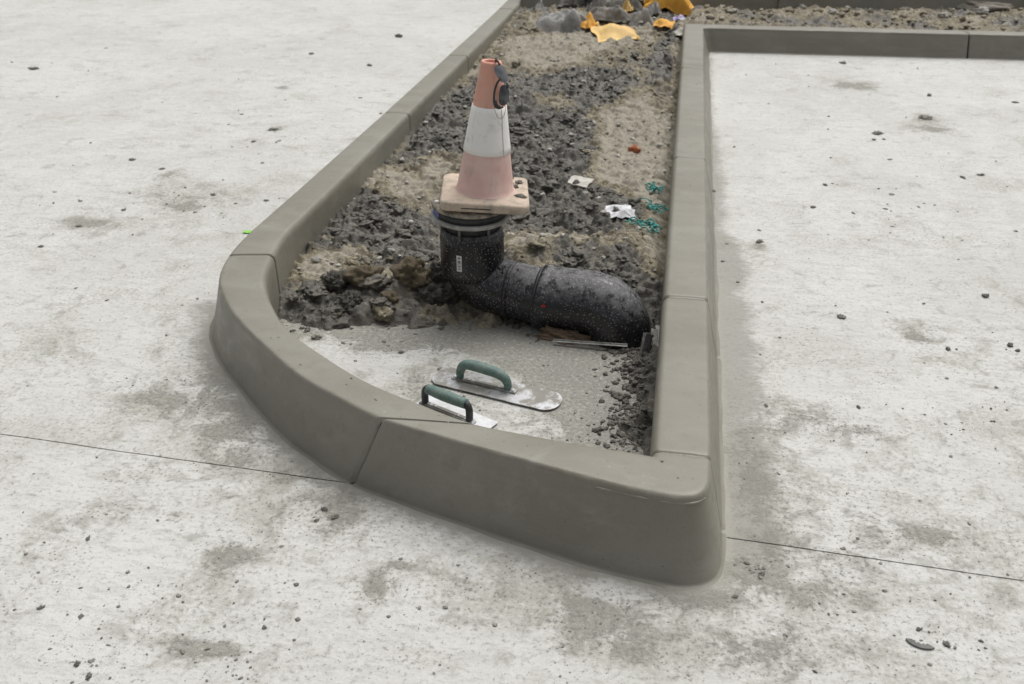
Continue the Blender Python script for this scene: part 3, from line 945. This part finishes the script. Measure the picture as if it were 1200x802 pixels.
for L, lab, grp in ((CLODS, 'dark crumb of mud on the pale slab outside the long straight kerb', 'mud clods on the slab by the long kerb'),
                    (RC, 'dark crumb of mud on the pale bay enclosed by the back kerb', 'mud clods in the bay'),
                    (NC, 'dark crumb of mud on the slab in front of the saw cut', 'mud clods in front of the saw cut'),
                    (IC, 'dark crumb of mud on the bare slab inside the kerb nose', 'mud clods inside the nose')):
    for i, (u, v, w, fl) in enumerate(L):
        p = at(u, v, .002)
        m = math.hypot(p.x, p.y)
        dep = math.hypot(math.hypot(p.x, p.y), CAM_H)
        r = w / FPX * dep * .31
        o = link('mud_clod', clod_mesh[i % 6], None, None, (p.x, p.y, r * fl * .35), (0, 0, rng.uniform(0, 6)), (r, r * rng.uniform(.5, .9), r * fl * .8))
        size = 'largish' if w >= 12 else ('small' if w >= 9 else 'tiny')
        form = 'flattened' if fl <= .35 else ('low' if fl < .55 else 'chunky')
        tag(o, size + ' ' + form + ' ' + lab, 'clod', grp)

# ------------------------------------------------------------------ traffic cone on the pipe
cone = empty('traffic_cone', (-.628, 3.155, .436), (math.radians(-.5), math.radians(3.4), math.radians(10.5)))
tag(cone, 'faded pink traffic cone with white band perched on the black pipe', 'cone')
def base_shape():
    R0 = rounded_rect(.300, .300, .03); n = len(R0)
    V = []; F = []
    rings = [(0.0, .985), (.004, 1.0), (.024, 1.0), (.029, .985), (.031, .955)]
    for z, k in rings:
        for x, y in R0: V.append((x * k, y * k, z + .0012 * math.sin(x * 40)))
    for r in range(len(rings) - 1):
        for k in range(n): F.append((r * n + k, r * n + (k + 1) % n, (r + 1) * n + (k + 1) % n, (r + 1) * n + k))
    F.append(tuple(range(n))[::-1])
    # top skin rises gently to the collar
    m = n
    for rr, zz in ((.125, .0318), (.110, .0322), (.1015, .0335), (.090, .0345)):
        for x, y in R0:
            a = math.atan2(y, x); V.append((rr * math.cos(a), rr * math.sin(a), zz))
    for r in range(4):
        a0 = (len(rings) - 1 + r) * n
        for k in range(n): F.append((a0 + k, a0 + (k + 1) % n, a0 + n + (k + 1) % n, a0 + n + k))
    return V, F
b_ = build('cone_base', base_shape(), M['cone_base'], cone)
build('slot', box(-.03, -.1502, .013, .10, .0015, .0035), M['black'], b_, smooth=False)
def cone_r(z): return .0985 + (.0335 - .0985) * (z - .034) / (.467 - .034)
prof = [(.104, .0325), (.1005, .036)] + [(cone_r(z), z) for z in np.linspace(.045, .454, 12)] + [(.0345, .462), (.032, .467), (.026, .4675), (.0235, .464), (.0225, .44), (.03, .36)]
build('cone_body', lathe(prof, 56), M['cone'], cone)
z0, z1 = .170, .325
bandp = [(cone_r(z0) + .0002, z0), (cone_r(z0) + .0028, z0 + .001)] + [(cone_r(z) + .0028, z) for z in np.linspace(z0 + .02, z1 - .02, 5)] + [(cone_r(z1) + .0028, z1 - .001), (cone_r(z1) + .0002, z1)]
build('white_band', lathe(bandp, 56), M['sleeve'], cone)
build('band_seam', tube([(cone_r(z) * math.sin(.75) + .0026, -cone_r(z) * math.cos(.75) - .0022, z) for z in np.linspace(z0 + .003, z1 - .003, 8)], .0011, 6), M['cone_base'], cone)

# sunglasses hooked in the mouth of the cone
gl = empty('safety_glasses', (-.572, 3.14, .888), (0, 0, 0))
tag(gl, 'dark wraparound glasses hooked over the tip of the traffic cone', 'glasses')
def lens_patch(w, h, r, wrap, seed):
    V = []; F = []; n = 14
    for i in range(n + 1):
        for j in range(n + 1):
            a = -1 + 2 * i / n; b = -1 + 2 * j / n
            # squircle outline
            k = 1 / max(1, (abs(a) ** 2.6 + abs(b) ** 2.6) ** (1 / 2.6)) if abs(a) + abs(b) > 0 else 1
            x = a * k * w / 2; y = b * k * h / 2
            V.append((x, y, -(x * x + .4 * y * y) / (2 * r)))
    for i in range(n):
        for j in range(n):
            q = i * (n + 1) + j; F.append((q, q + n + 1, q + n + 2, q + 1))
    m = len(V)
    V2 = V + [(x, y, z - .0025) for x, y, z in V]
    F2 = F + [tuple(i + m for i in f[::-1]) for f in F]
    ring = [i * (n + 1) for i in range(n + 1)] + [n * (n + 1) + j for j in range(1, n + 1)] + [i * (n + 1) + n for i in range(n - 1, -1, -1)] + [j for j in range(n - 1, 0, -1)]
    for a, b in zip(ring, ring[1:] + ring[:1]): F2.append((a, b, b + m, a + m))
    return V2, F2
# the frame hangs down the right flank of the cone, upper lens at the rim
l1 = build('lens', lens_patch(.034, .060, .022, 1, 1), M['lens_reflect'], gl, loc=(.0155, -.030, -.012), rot=(math.radians(78), math.radians(-28), math.radians(34)))
l2 = build('lens', lens_patch(.034, .066, .024, 1, 2), M['lens'], gl, loc=(.0235, -.030, -.083), rot=(math.radians(86), math.radians(6), math.radians(30)))
l1['label'] = 'upper lens with a painted grey reflection'; l2['label'] = 'lower dark lens'
build('bridge', tube(catmull([(.030, -.034, -.040), (.0345, -.040, -.047), (.032, -.036, -.056)], .004), .0035, 8), M['black'], gl)
build('temple', tube(catmull([(.012, -.040, -.026), (.002, -.042, -.038), (-.006, -.047, -.062), (-.008, -.052, -.088), (-.004, -.055, -.112), (.010, -.052, -.118), (.020, -.046, -.114)], .005), .0034, 10), M['black'], gl)
build('temple', tube(catmull([(-.010, .012, .006), (-.012, .004, .022), (-.004, -.010, .024), (.006, -.020, .012)], .005), .0034, 10), M['black'], gl)
build('ear_pad', tube(catmull([(-.006, -.054, -.092), (.000, -.056, -.108), (.010, -.053, -.116)], .004), .0068, 10), M['black'], gl)
build('cord', tube(catmull([(-.006, -.058, -.116), (.002, -.062, -.138), (.014, -.062, -.150), (.026, -.056, -.138), (.030, -.046, -.112)], .005), .0009, 6), M['brown'], gl)

# ------------------------------------------------------------------ drain pipe
PX, PY = -.673, 3.14
pipe = empty('drain_pipe', (PX, PY, 0))
tag(pipe, 'speckled black plastic drain pipe bending out of the soil under the cone', 'pipe')
def pp(x, y, z): return (x - PX, y - PY, z)
elbow = catmull([pp(PX, PY, .25), pp(PX, PY, .20), pp(PX + .012, PY, .155), pp(PX + .050, PY - .004, .122), pp(PX + .11, PY - .012, .108), pp(-.49, 3.113, .102), pp(-.40, 3.098, .096)], .012)
build('elbow', tube(elbow, .1030, 40), M['pipe'], pipe)
bend = catmull([pp(-.416, 3.101, .097), pp(-.395, 3.0975, .096), pp(-.31, 3.085, .100), pp(-.225, 3.070, .099), pp(-.168, 3.056, .078), pp(-.138, 3.046, .032), pp(-.130, 3.040, -.04), pp(-.130, 3.038, -.13)], .009)
rb = [.1175 if (q.x + PX) < -.385 else .1125 for q in bend]; rb[0] = .113
bend_o = build('bend', tube(bend, rb, 44), M['pipe'], pipe)
for u0, rr in ((.0, .112),):
    build('seal_ring', tube([pp(-.425, 3.1025, .0975), pp(-.423, 3.1022, .0975), pp(-.417, 3.1012, .097), pp(-.415, 3.101, .097)], [.104, .114, .114, .104], 44), M['black'], pipe)
build('step_ring', tube([pp(-.532, 3.1185, .104), pp(-.529, 3.118, .104), pp(-.521, 3.117, .1035), pp(-.518, 3.1165, .1035)], [.102, .107, .107, .102], 44), M['pipe'], pipe)
for a in (12, -42):
    ca, sa = math.cos(math.radians(a)), math.sin(math.radians(a))
    cxm = pp(-.394, 3.097 - .1180 * ca, .096 + .1180 * sa)
    build('red_mark', box(0, 0, 0, .015, .0022, .008), M['red'], pipe, smooth=False, loc=cxm, rot=(-math.radians(a), 0, 0))
soc = build('socket', lathe([(.1025, .155), (.109, .162), (.1125, .172), (.1135, .185), (.1135, .297), (.1125, .304), (.1095, .313), (.1065, .331), (.0965, .333), (.094, .30)], 56), M['pipe'], pipe)
build('socket_bead', lathe([(.1132, .293), (.1142, .295), (.1142, .297), (.1132, .299)], 56), M['pipe'], soc)
build('neck', lathe([(.0935, .28), (.0935, .385)], 48), M['black'], pipe)
fl = empty('flange', (-.012, 0, .385), (math.radians(1.0), math.radians(2.0), 0)); fl.parent = pipe
def part_of(name, VF, mat, parent, **k): return build(name, VF, mat, parent, **k)
# clamped flange: one dusty grey ring, a black lid, a tan upper ring
bpy.data.objects.remove(fl)
T = Matrix.Translation((-.014, -.005, -.004)) @ Matrix.Rotation(math.radians(1.8), 4, 'Y') @ Matrix.Rotation(math.radians(.8), 4, 'X')
def tilt(VF): return [tuple(T @ Vector(p)) for p in VF[0]], VF[1]
build('flange_ring', tilt(lathe([(.09, .381), (.134, .379), (.138, .383), (.138, .391), (.134, .394), (.09, .394)], 60)), M['ring'], pipe)
build('gasket', tilt(lathe([(.09, .394), (.127, .3945), (.129, .421), (.09, .4215)], 60)), M['black'], pipe)
lid = build('lid', tilt(lathe([(.0, .421), (.130, .421), (.1345, .4235), (.1345, .4315), (.130, .435), (.0, .4355)], 60)), M['tanring'], pipe)
for k in range(6):
    a = math.radians(140 + 60 * k)
    x, y = .117 * math.cos(a), .117 * math.sin(a)
    v, f = lathe([(.0, 0), (.0062, 0), (.0062, .062), (.0, .062)], 10)
    build('bolt', tilt(([(p[0] * .8 + x * .86, p[1] * .8 + y * .86, p[2] + .322) for p in v], f)), M['bolt'], pipe)
    if 120 < math.degrees(a) % 360 < 225:
        v, f = lathe([(.0, .004), (.007, .004), (.0085, .0), (.0085, -.003)], 10)
        build('bolt_head', tilt(([(p[0] + x, p[1] + y, p[2] + .4365) for p in v], f)), M['white'], lid)
def curved_patch(r, a0, a1, z0, z1, n=8):
    V = []; F = []
    for i in range(n + 1):
        a = a0 + (a1 - a0) * i / n
        for z in (z0, z1): V.append((r * math.cos(a), r * math.sin(a), z))
    for i in range(n): F.append((2 * i, 2 * i + 2, 2 * i + 3, 2 * i + 1))
    return V, F
am = math.radians(258)
stk = build('sticker', curved_patch(.1142, am - .085, am + .085, .206, .266), M['white'], pipe)
for i, (za, zb, wd) in enumerate([(.252, .261, .05), (.236, .248, .055), (.230, .234, .04), (.222, .228, .055), (.213, .219, .05)]):
    build('print_line', curved_patch(.1146, am - wd * .8, am + wd * .8, za + .0012, zb - .0012, 4), M['print'], stk)
build('blue_label', tilt(curved_patch(.1298, math.radians(196), math.radians(226), .398, .418, 8)), M['blue'], pipe)

# brown clay piece wedged below the bend, steel strip and offcut beside it
def slabby(seed, sx, sy, sz, sub=3):
    v, f = lump(seed, sub, .35, 1.4, .2)
    return [(max(-.8, min(.8, p.x)) * sx, max(-.8, min(.8, p.y)) * sy, max(-.7, min(.7, p.z)) * sz) for p in v], f
c = at(662, 388, .015)
tag(build('clay_wedge', lump(31, 4, .5, 1.6, .2), M['brown'], loc=(c.x, 2.99, .008), rot=(0, .05, -.12), scale=(.085, .035, .024)), 'brown clay wedge squeezed under the horizontal drain pipe', 'clay')
p0 = at(648, 398, .02); p1 = at(735, 408, .02)
dv_ = (p1 - p0); L = dv_.length
strip = build('steel_strip', join([box(0, 0, 0, L, .007, .002), box(0, .0045, .003, L, .002, .006)]), M['ring'], smooth=False, loc=((p0 + p1) / 2), rot=(math.radians(6), math.radians(-3), math.atan2(dv_.y, dv_.x)))
tag(strip, 'thin dusty metal strip lying at the foot of the pipe bend', 'strip')
off_poly = [(-.016, 0), (-.012, .012), (-.004, .009), (.0, .014), (.007, .010), (.014, .013), (.016, .0), (.010, -.004), (.012, .006), (.0, .004), (-.009, .004), (-.012, -.004)]
V = []; F = []
for z in (0, .085):
    for x, y in off_poly: V.append((x, y, z))
for k in range(len(off_poly)):
    k2 = (k + 1) % len(off_poly); F.append((k, k2, k2 + len(off_poly), k + len(off_poly)))
c = at(742, 405, .0)
o = build('metal_offcut', (V, F), M['alu'], smooth=False, loc=(-.040, 2.895, .0), rot=(math.radians(-6), math.radians(10), .4))
sm = o.modifiers.new('thick', 'SOLIDIFY'); sm.thickness = .0016
tag(o, 'bent aluminium channel offcut standing in the clay beside the kerb', 'offcut')

# ------------------------------------------------------------------ trowels
def trowel(name, label, loc, rz, L, W, round_end, grip_len, grip_off, arch):
    t = tag(empty(name, loc, (0, 0, rz)), label, 'trowel', 'finishing trowels')
    poly = []
    if round_end:
        for k in range(17):
            a = -math.pi / 2 + math.pi * k / 16
            poly.append((L / 2 - W / 2 * .8 + W / 2 * .8 * math.cos(a), W / 2 * math.sin(a)))
    else:
        poly += [(L / 2, -W / 2), (L / 2, W / 2)]
    poly += [(-L / 2 + .025, W / 2), (-L / 2, W / 2 * .62), (-L / 2, -W / 2 * .62), (-L / 2 + .025, -W / 2)] if round_end else [(-L / 2, W / 2), (-L / 2, -W / 2)]
    build('blade', prism(poly, .004, .0062), M['blade'] if round_end else M['bright'], t, smooth=False)
    g0, g1 = grip_off - grip_len / 2, grip_off + grip_len / 2
    for rx in (g0 - .02, g0 + .03, g1 - .03, g1 + .02): build('rivet', lathe([(0, .0155), (.003, .0152), (.0042, .0140), (.0042, .012)], 10), M['bright'], t, loc=(rx, 0, .0008))
    build('mounting_bar', join([box(grip_off, 0, .0095, grip_len + .06, .020, .0065), box(grip_off, 0, .0135, grip_len + .05, .012, .004)]), M['blade'], t, smooth=False)
    if arch:
        pts = catmull([(g0, 0, .012), (g0 - .002, 0, .034), (g0 + .010, 0, .060), (g0 + .032, 0, .069), (grip_off, 0, .068), (g1 - .034, 0, .062), (g1 - .010, 0, .050), (g1, 0, .032), (g1 + .002, 0, .012)], .006)
        rr = [.0095 + .0085 * math.sin(math.pi * min(1, max(0, i / (len(pts) - 1)))) ** .55 for i in range(len(pts))]
        build('grip', tube(pts, rr, 18), M['grip'], t)
        for gx0 in (g0, g1): build('post', lathe([(.0095, .010), (.010, .02), (.0085, .026), (0, .026)], 14), M['black'], t, loc=(gx0, 0, 0))
    else:
        pts = [(g0 + (g1 - g0) * k / 14, 0, .066) for k in range(15)]
        rr = [.0155 + .003 * math.sin(math.pi * k / 14) for k in range(15)]
        build('grip', tube(pts, rr, 18), M['grip'], t)
        for s, gx0 in ((-1, g0), (1, g1)):
            build('post', tube(catmull([(gx0 + s * .012, 0, .010), (gx0 + s * .012, 0, .03), (gx0 + s * .011, 0, .052), (gx0 + s * .003, 0, .066), (gx0 - s * .006, 0, .067)], .006), [.008, .0085, .009, .0105, .0125, .0145, .0150, .0150][:0] or .0112, 14), M['black'], t)
    return t
a0 = at(511, 439, .004); a1 = at(657, 474, .004)
rz = math.atan2(a1.y - a0.y, a1.x - a0.x)
mid = (a0 + a1) / 2
trowel('pool_trowel', 'long round-ended steel trowel with arched teal grip lying on bare slab', (mid.x, mid.y, 0.001), rz, (a1 - a0).length, .112, True, .165, -.045, True)
h0 = at(499, 455, .066); h1 = at(547, 474, .066)
rz = math.atan2(h1.y - h0.y, h1.x - h0.x)
mid = (h0 + h1) / 2
trowel('hand_trowel', 'short square-ended trowel with straight teal grip tucked behind the kerb nose', (mid.x + .022, mid.y - .012, .001), rz, .27, .10, False, (h1 - h0).length - .01, -.022, False)

# ------------------------------------------------------------------ litter and lumps on the soil
def crumple(seed, w, d, h, n=18, jag=.25, thick=.0018, freq=2.2, dome=0.0):
    """a crumpled sheet: ragged outline, sharp folds, edges sinking to the ground when domed"""
    V = []; F = []
    r_ = random.Random(seed)
    folds = [(r_.uniform(0, math.pi), r_.uniform(-.7, .7), r_.uniform(.5, 1)) for _ in range(5 if n > 14 else 3)]
    for i in range(n + 1):
        for j in range(n + 1):
            a = -1 + 2 * i / n; b = -1 + 2 * j / n
            ang = math.atan2(b, a)
            k = 1 - jag * (.6 + .9 * mnoise.noise(Vector((math.cos(ang) * 1.9 + seed * 3.3, math.sin(ang) * 1.9, seed))))
            rr = min(1.0, max(abs(a), abs(b)))
            x = a * k * w / 2; y = b * k * d / 2
            q = Vector((a * freq * .55 + seed * 2.1, b * freq * .55 + seed, seed * .7))
            z = .5 * mnoise.noise(q * .7)
            for an, off, wt in folds:
                tt = a * math.cos(an) + b * math.sin(an) - off + .25 * mnoise.noise(q * .9)
                z += wt * .42 * max(0, 1 - abs(tt) / .42)
            z += .28 * (1 - 2 * abs(mnoise.noise(q * 1.7))) * (1 if n > 14 else .4)
            z = h * z * (1 - .55 * rr ** 3) + dome * (1 - rr ** 2)
            x += .06 * w * mnoise.noise(q * 1.9 + Vector((5, 0, 0))); y += .06 * d * mnoise.noise(q * 1.9 + Vector((0, 7, 0)))
            V.append((x, y, z))
    for i in range(n):
        for j in range(n):
            q = i * (n + 1) + j; F.append((q, q + n + 1, q + n + 2, q + 1))
    m = len(V)
    zs = sorted(p[2] for p in V); zmin = zs[len(zs) // 12]
    V = [(x, y, z - zmin) for x, y, z in V]
    V += [(x, y, z - thick) for x, y, z in V]
    F += [tuple(i + m for i in f[::-1]) for f in F[:]]
    ring = [i * (n + 1) for i in range(n + 1)] + [n * (n + 1) + j for j in range(1, n + 1)] + [i * (n + 1) + n for i in range(n - 1, -1, -1)] + [j for j in range(n - 1, 0, -1)]
    for a, b in zip(ring, ring[1:] + ring[:1]): F.append((a, b, b + m, a + m))
    return V, F
def hz(x, y): return float(soil_height(np.array([x]), np.array([y]))[0])
def on_soil(u, v, z=.09):
    for _ in range(4):
        p = at(u, v, z); z = hz(p.x, p.y)
    return Vector((p.x, p.y, z))
def put(name, VF, mat, u, v, label, cat, dz=0, rot=(0, 0, 0), group=None, smooth=True):
    p = on_soil(u, v)
    o = build(name, VF, mat, loc=(p.x, p.y, p.z + dz), rot=rot, smooth=smooth)
    return tag(o, label, cat, group)

put('paper_scrap', crumple(8, .15, .12, .05, 9, .22, .001), M['paper'], 724, 254, 'crumpled white paper lying on the dark clay', 'paper', .004, (.1, 0, .3), smooth=False)
put('card_scrap', crumple(9, .12, .10, .012, 6, .25, .006, 1.0), M['card'], 680, 213, 'flat dirty white card scrap on the dark clay behind the cone', 'card', .012, (.12, .06, -.35), smooth=False)
put('brick_chip', lump(12, 2, .6, 1.3, .1), M['brick'], 743, 178, 'small bright orange brick chip on tan soil', 'brick', .008).scale = (.026, .022, .024)
for k, (u, v, lab) in enumerate(((768, 224, 'frayed teal twine tuft on tan soil, farthest from the pipe bend'), (764, 242, 'middle teal twine tuft between two others beside the straight kerb'), (762, 271, 'looped teal twine tangle on soil, closest to the pipe bend'))):
    p = on_soil(u, v)
    tw = empty('twine_tangle', (p.x, p.y, p.z + .004))
    tag(tw, lab, 'twine', 'teal twine tangles')
    tw.rotation_euler = (0, 0, (.3, -.9, 1.2)[k]); tw.scale = ((.8, 1.0, 1), (1.7, .55, .8), (.9, 1.35, 1.2))[k]
    r2 = random.Random(k + 3)
    for s in range(13):
        q = Vector((r2.uniform(-.022, .022), r2.uniform(-.04, .04), 0)); pts_ = []
        ang = r2.uniform(0, 6)
        for i in range(6):
            pts_.append((q.x, q.y, max(0.002, .008 + r2.uniform(-.006, .012))))
            ang += r2.uniform(-1.3, 1.3); q = q + Vector((math.cos(ang), math.sin(ang), 0)) * .014
        build('strand', tube(catmull(pts_, .004), .0028, 6), M['twine'], tw)
# tan clay boulders left of the pipe
put('clay_boulder', [lump(61, 4, .55, 1.5, .13)][0], M['tanclay'], 428, 330, 'knobbly ochre clay lump in front of the pale streak', 'clay', .0).scale = (.068, .055, .055)
put('clay_boulder', [lump(64, 4, .55, 1.7, .13)][0], M['tanclay'], 484, 326, 'craggy ochre clay lump closest to the pipe riser', 'clay', .0).scale = (.062, .052, .06)
put('clay_boulder', [lump(67, 3, .5, 1.6, .12)][0], M['tanclay'], 456, 352, 'fist-sized ochre clay lump below the two bigger ones', 'clay', .0).scale = (.03, .028, .026)
for k, (u, v, r, lab) in enumerate(((505, 355, .05, 'dark clay clod pressed against the foot of the riser'), (528, 352, .045, 'dark clay clod directly below the elbow'), (395, 345, .045, 'dark clay clod near the inside of the kerb bend'), (415, 372, .04, 'dark clay clod at the edge of the bare slab'), (515, 318, .045, 'dark clay clod leaning on the black riser'))):
    o = put('clay_clod', lump(80 + k, 4, .5, 1.6, .3), M['darksoilclod'], u, v, lab, 'clay', .0)
    o.scale = (r, r * .85, r * .75); o.rotation_euler = (0, 0, k)
put('pebble', lump(71, 3, .25, 1.1, .03), M['stone'], 371, 308, 'smooth pale pebble by the inside of the long kerb', 'pebble', .006).scale = (.022, .016, .013)
put('neon_scrap', crumple(15, .05, .035, .02, 5, .4, .001), M['neon'], 292, 274, 'crumpled neon green scrap on slab by the kerb', 'scrap')
p = at(291, 272, .004); bpy.data.objects['neon_scrap'].location = (p.x, p.y, .004)
# mud on the cone base
for k, (u, v, r) in enumerate(((599, 207, .009), (608, 212, .012), (604, 217, .012), (609, 228, .015), (592, 230, .006), (600, 214, .006))):
    p = at(u, v, .468)
    o = link('mud_clod', clod_mesh[k % 6], None, None, (p.x, p.y, (.4685 - (p.x + .63) * .059)), (0, 0, k), (r, r * .8, r * .5))
    tag(o, 'crumb of mud sitting on the square base of the cone', 'clod', 'mud crumbs on the cone base')
# curved grey flake on the slab
fp = []
for k in range(13):
    a = math.radians(200 + 130 * k / 12); fp.append((.034 * math.cos(a), .024 * math.sin(a)))
for k in range(12, -1, -1):
    a = math.radians(205 + 120 * k / 12); w = .020 + .004 * math.sin(k * 2.1); fp.append((w * math.cos(a), w * .55 * math.sin(a)))
nfp = len(fp)
FV = [(x, y, 0) for x, y in fp] + [(x, y, .004) for x, y in fp]
FF_ = [tuple(range(nfp))[::-1], tuple(range(nfp, 2 * nfp))] + [(k, (k + 1) % nfp, nfp + (k + 1) % nfp, nfp + k) for k in range(nfp)]
p = at(1079, 752, 0)
tag(build('concrete_flake', (FV, FF_), M['flake'], smooth=False, loc=(p.x, p.y, .001), rot=(0, 0, -.25)), 'crescent-shaped grey flake lying on the slab', 'flake')

# debris heap against the far kerb
put('grey_rag', crumple(21, .52, .36, .14, 26, .3, .003, 3.2, .05), M['rag2'], 657, 24, 'crumpled blue-grey rag at the edge of the litter heap', 'rag', -.02)
put('grey_rag', crumple(24, .55, .34, .16, 26, .3, .003, 3.4, .10), M['rag'], 718, 14, 'dark grey heap of cloth in the middle of the litter heap', 'rag', .0, (0, 0, .4))
put('grey_rag', crumple(27, .40, .20, .07, 22, .25, .003, 3.0, .05), M['rag'], 712, 26, 'long folded grey rag draped above the cream sack piece', 'rag', .03, (0, 0, -.1))
put('grey_rag', crumple(29, .24, .2, .10, 18, .3, .003, 3.0, .03), M['rag2'], 752, 26, 'small pale grey rag tucked under the yellow sack', 'rag', .0)
put('dark_lump', lump(33, 3, .5, 1.5, .2), M['brown'], 710, 12, 'brown earth lump poking out of the grey cloth heap', 'clay', .10).scale = (.10, .07, .06)
put('sack_piece', crumple(41, .36, .36, .06, 12, .18, .0015, 1.5, .03), M['cream'], 720, 40, 'flat cream-yellow sack piece in front of the rags', 'sack', .005, (.12, 0, .35))
put('sack_piece', crumple(43, .16, .15, .12, 12, .3, .0015, 2.4, .03), M['yellow'], 688, 37, 'small crumpled orange-yellow sack piece beside the cream one', 'sack', .0)
put('sack_piece', crumple(45, .07, .07, .06, 10, .3, .0015, 2.4), M['cream'], 699, 29, 'tiny cream sack scrap between rag and yellow piece', 'sack', .01)
put('yellow_sack', crumple(47, .44, .24, .16, 20, .25, .0015, 2.6, .10), M['yellow'], 782, 16, 'bright orange-yellow plastic sack slumped by the kerb corner', 'sack', .02, (.1, 0, -.25))
put('yellow_sack_flap', crumple(49, .18, .16, .10, 12, .3, .0015, 2.4), M['yellow'], 778, 28, 'torn orange flap hanging from the big yellow sack', 'sack', .01)
put('purple_wrapper', crumple(51, .11, .08, .05, 10, .3, .001, 2.2), M['purple'], 795, 28, 'shiny purple and white wrapper beside the kerb corner', 'wrapper', .015)
put('white_scrap', crumple(53, .10, .16, .05, 10, .35, .001, 2.2), M['card'], 796, 39, 'dirty white plastic scrap against the kerb corner', 'scrap', .005, (0, 0, -.4))
put('pale_stone', lump(55, 3, .3, 1.2, .08), M['stone'], 803, 12, 'rounded pale stone between yellow sack and far kerb', 'stone', .02).scale = (.05, .045, .045)
put('foam_piece', slabby(57, .07, .04, .04, 3), M['cream'], 818, 4, 'small cream foam chunk lying on the rubble', 'foam', .03, (0, 0, .3))
for k, (u, v, w, d_, h_, mt, nm, lab, dz) in enumerate((
    (672, 10, .30, .2, .16, 'rag', 'grey_rag', 'bunched dark rag behind the blue-grey one', .02), (740, 8, .34, .16, .13, 'rag2', 'grey_rag', 'pale crumpled rag leaning over the brown earth lump', .06),
    (765, 20, .16, .14, .09, 'rag2', 'grey_rag', 'small silvery rag scrap touching the yellow sack', .02), (735, 22, .10, .10, .07, 'cream', 'sack_piece', 'cream sack corner sticking out between two rags', .04),
    (748, 30, .14, .10, .05, 'card', 'white_scrap', 'whitish plastic scrap lying before the small grey rag', .01), (700, 20, .20, .12, .10, 'rag', 'grey_rag', 'dark folded rag directly above the tiny cream scrap', .03),
    (690, 14, .12, .10, .12, 'black', 'plastic_scrap', 'black plastic scrap deep in the rag heap', .06), (632, 12, .20, .14, .06, 'rag2', 'grey_rag', 'flat pale rag trailing towards the long kerb', .0),
    (800, 22, .10, .10, .08, 'yellow', 'sack_piece', 'orange sack tail curling beside the purple wrapper', .02))):
    put(nm, crumple(500 + k, w, d_, h_, 18, .4, .002, 3.6, h_ * .3), M[mt], u, v, lab, 'rag' if 'rag' in nm else 'scrap', dz, (0, 0, k * .7))
ST = [(905, 22, .03), (975, 15, .04), (1105, 22, .045), (1016, 28, .03), (880, 30, .025), (940, 10, .035), (1060, 12, .04), (1180, 28, .035), (1150, 16, .06), (1085, 30, .025), (860, 14, .03), (1000, 36, .025)]
for k, (u, v, r) in enumerate(ST):
    o = put('rubble_stone', lump(300 + k, 3, .45, 1.4, .15), M['stone'] if k % 3 else M['stone2'], u, v, 'rough stone embedded in the rubble strip behind the back kerb', 'stone', r * .2, (0, 0, k), 'stones in the rubble strip')
    o.scale = (r, r * .8, r * .6)
put('earth_heap', lump(330, 4, .3, 1.3, .08), M['stone2'], 1140, 8, 'brown heap of earth on the rubble strip', 'earth', .0).scale = (.28, .15, .075)
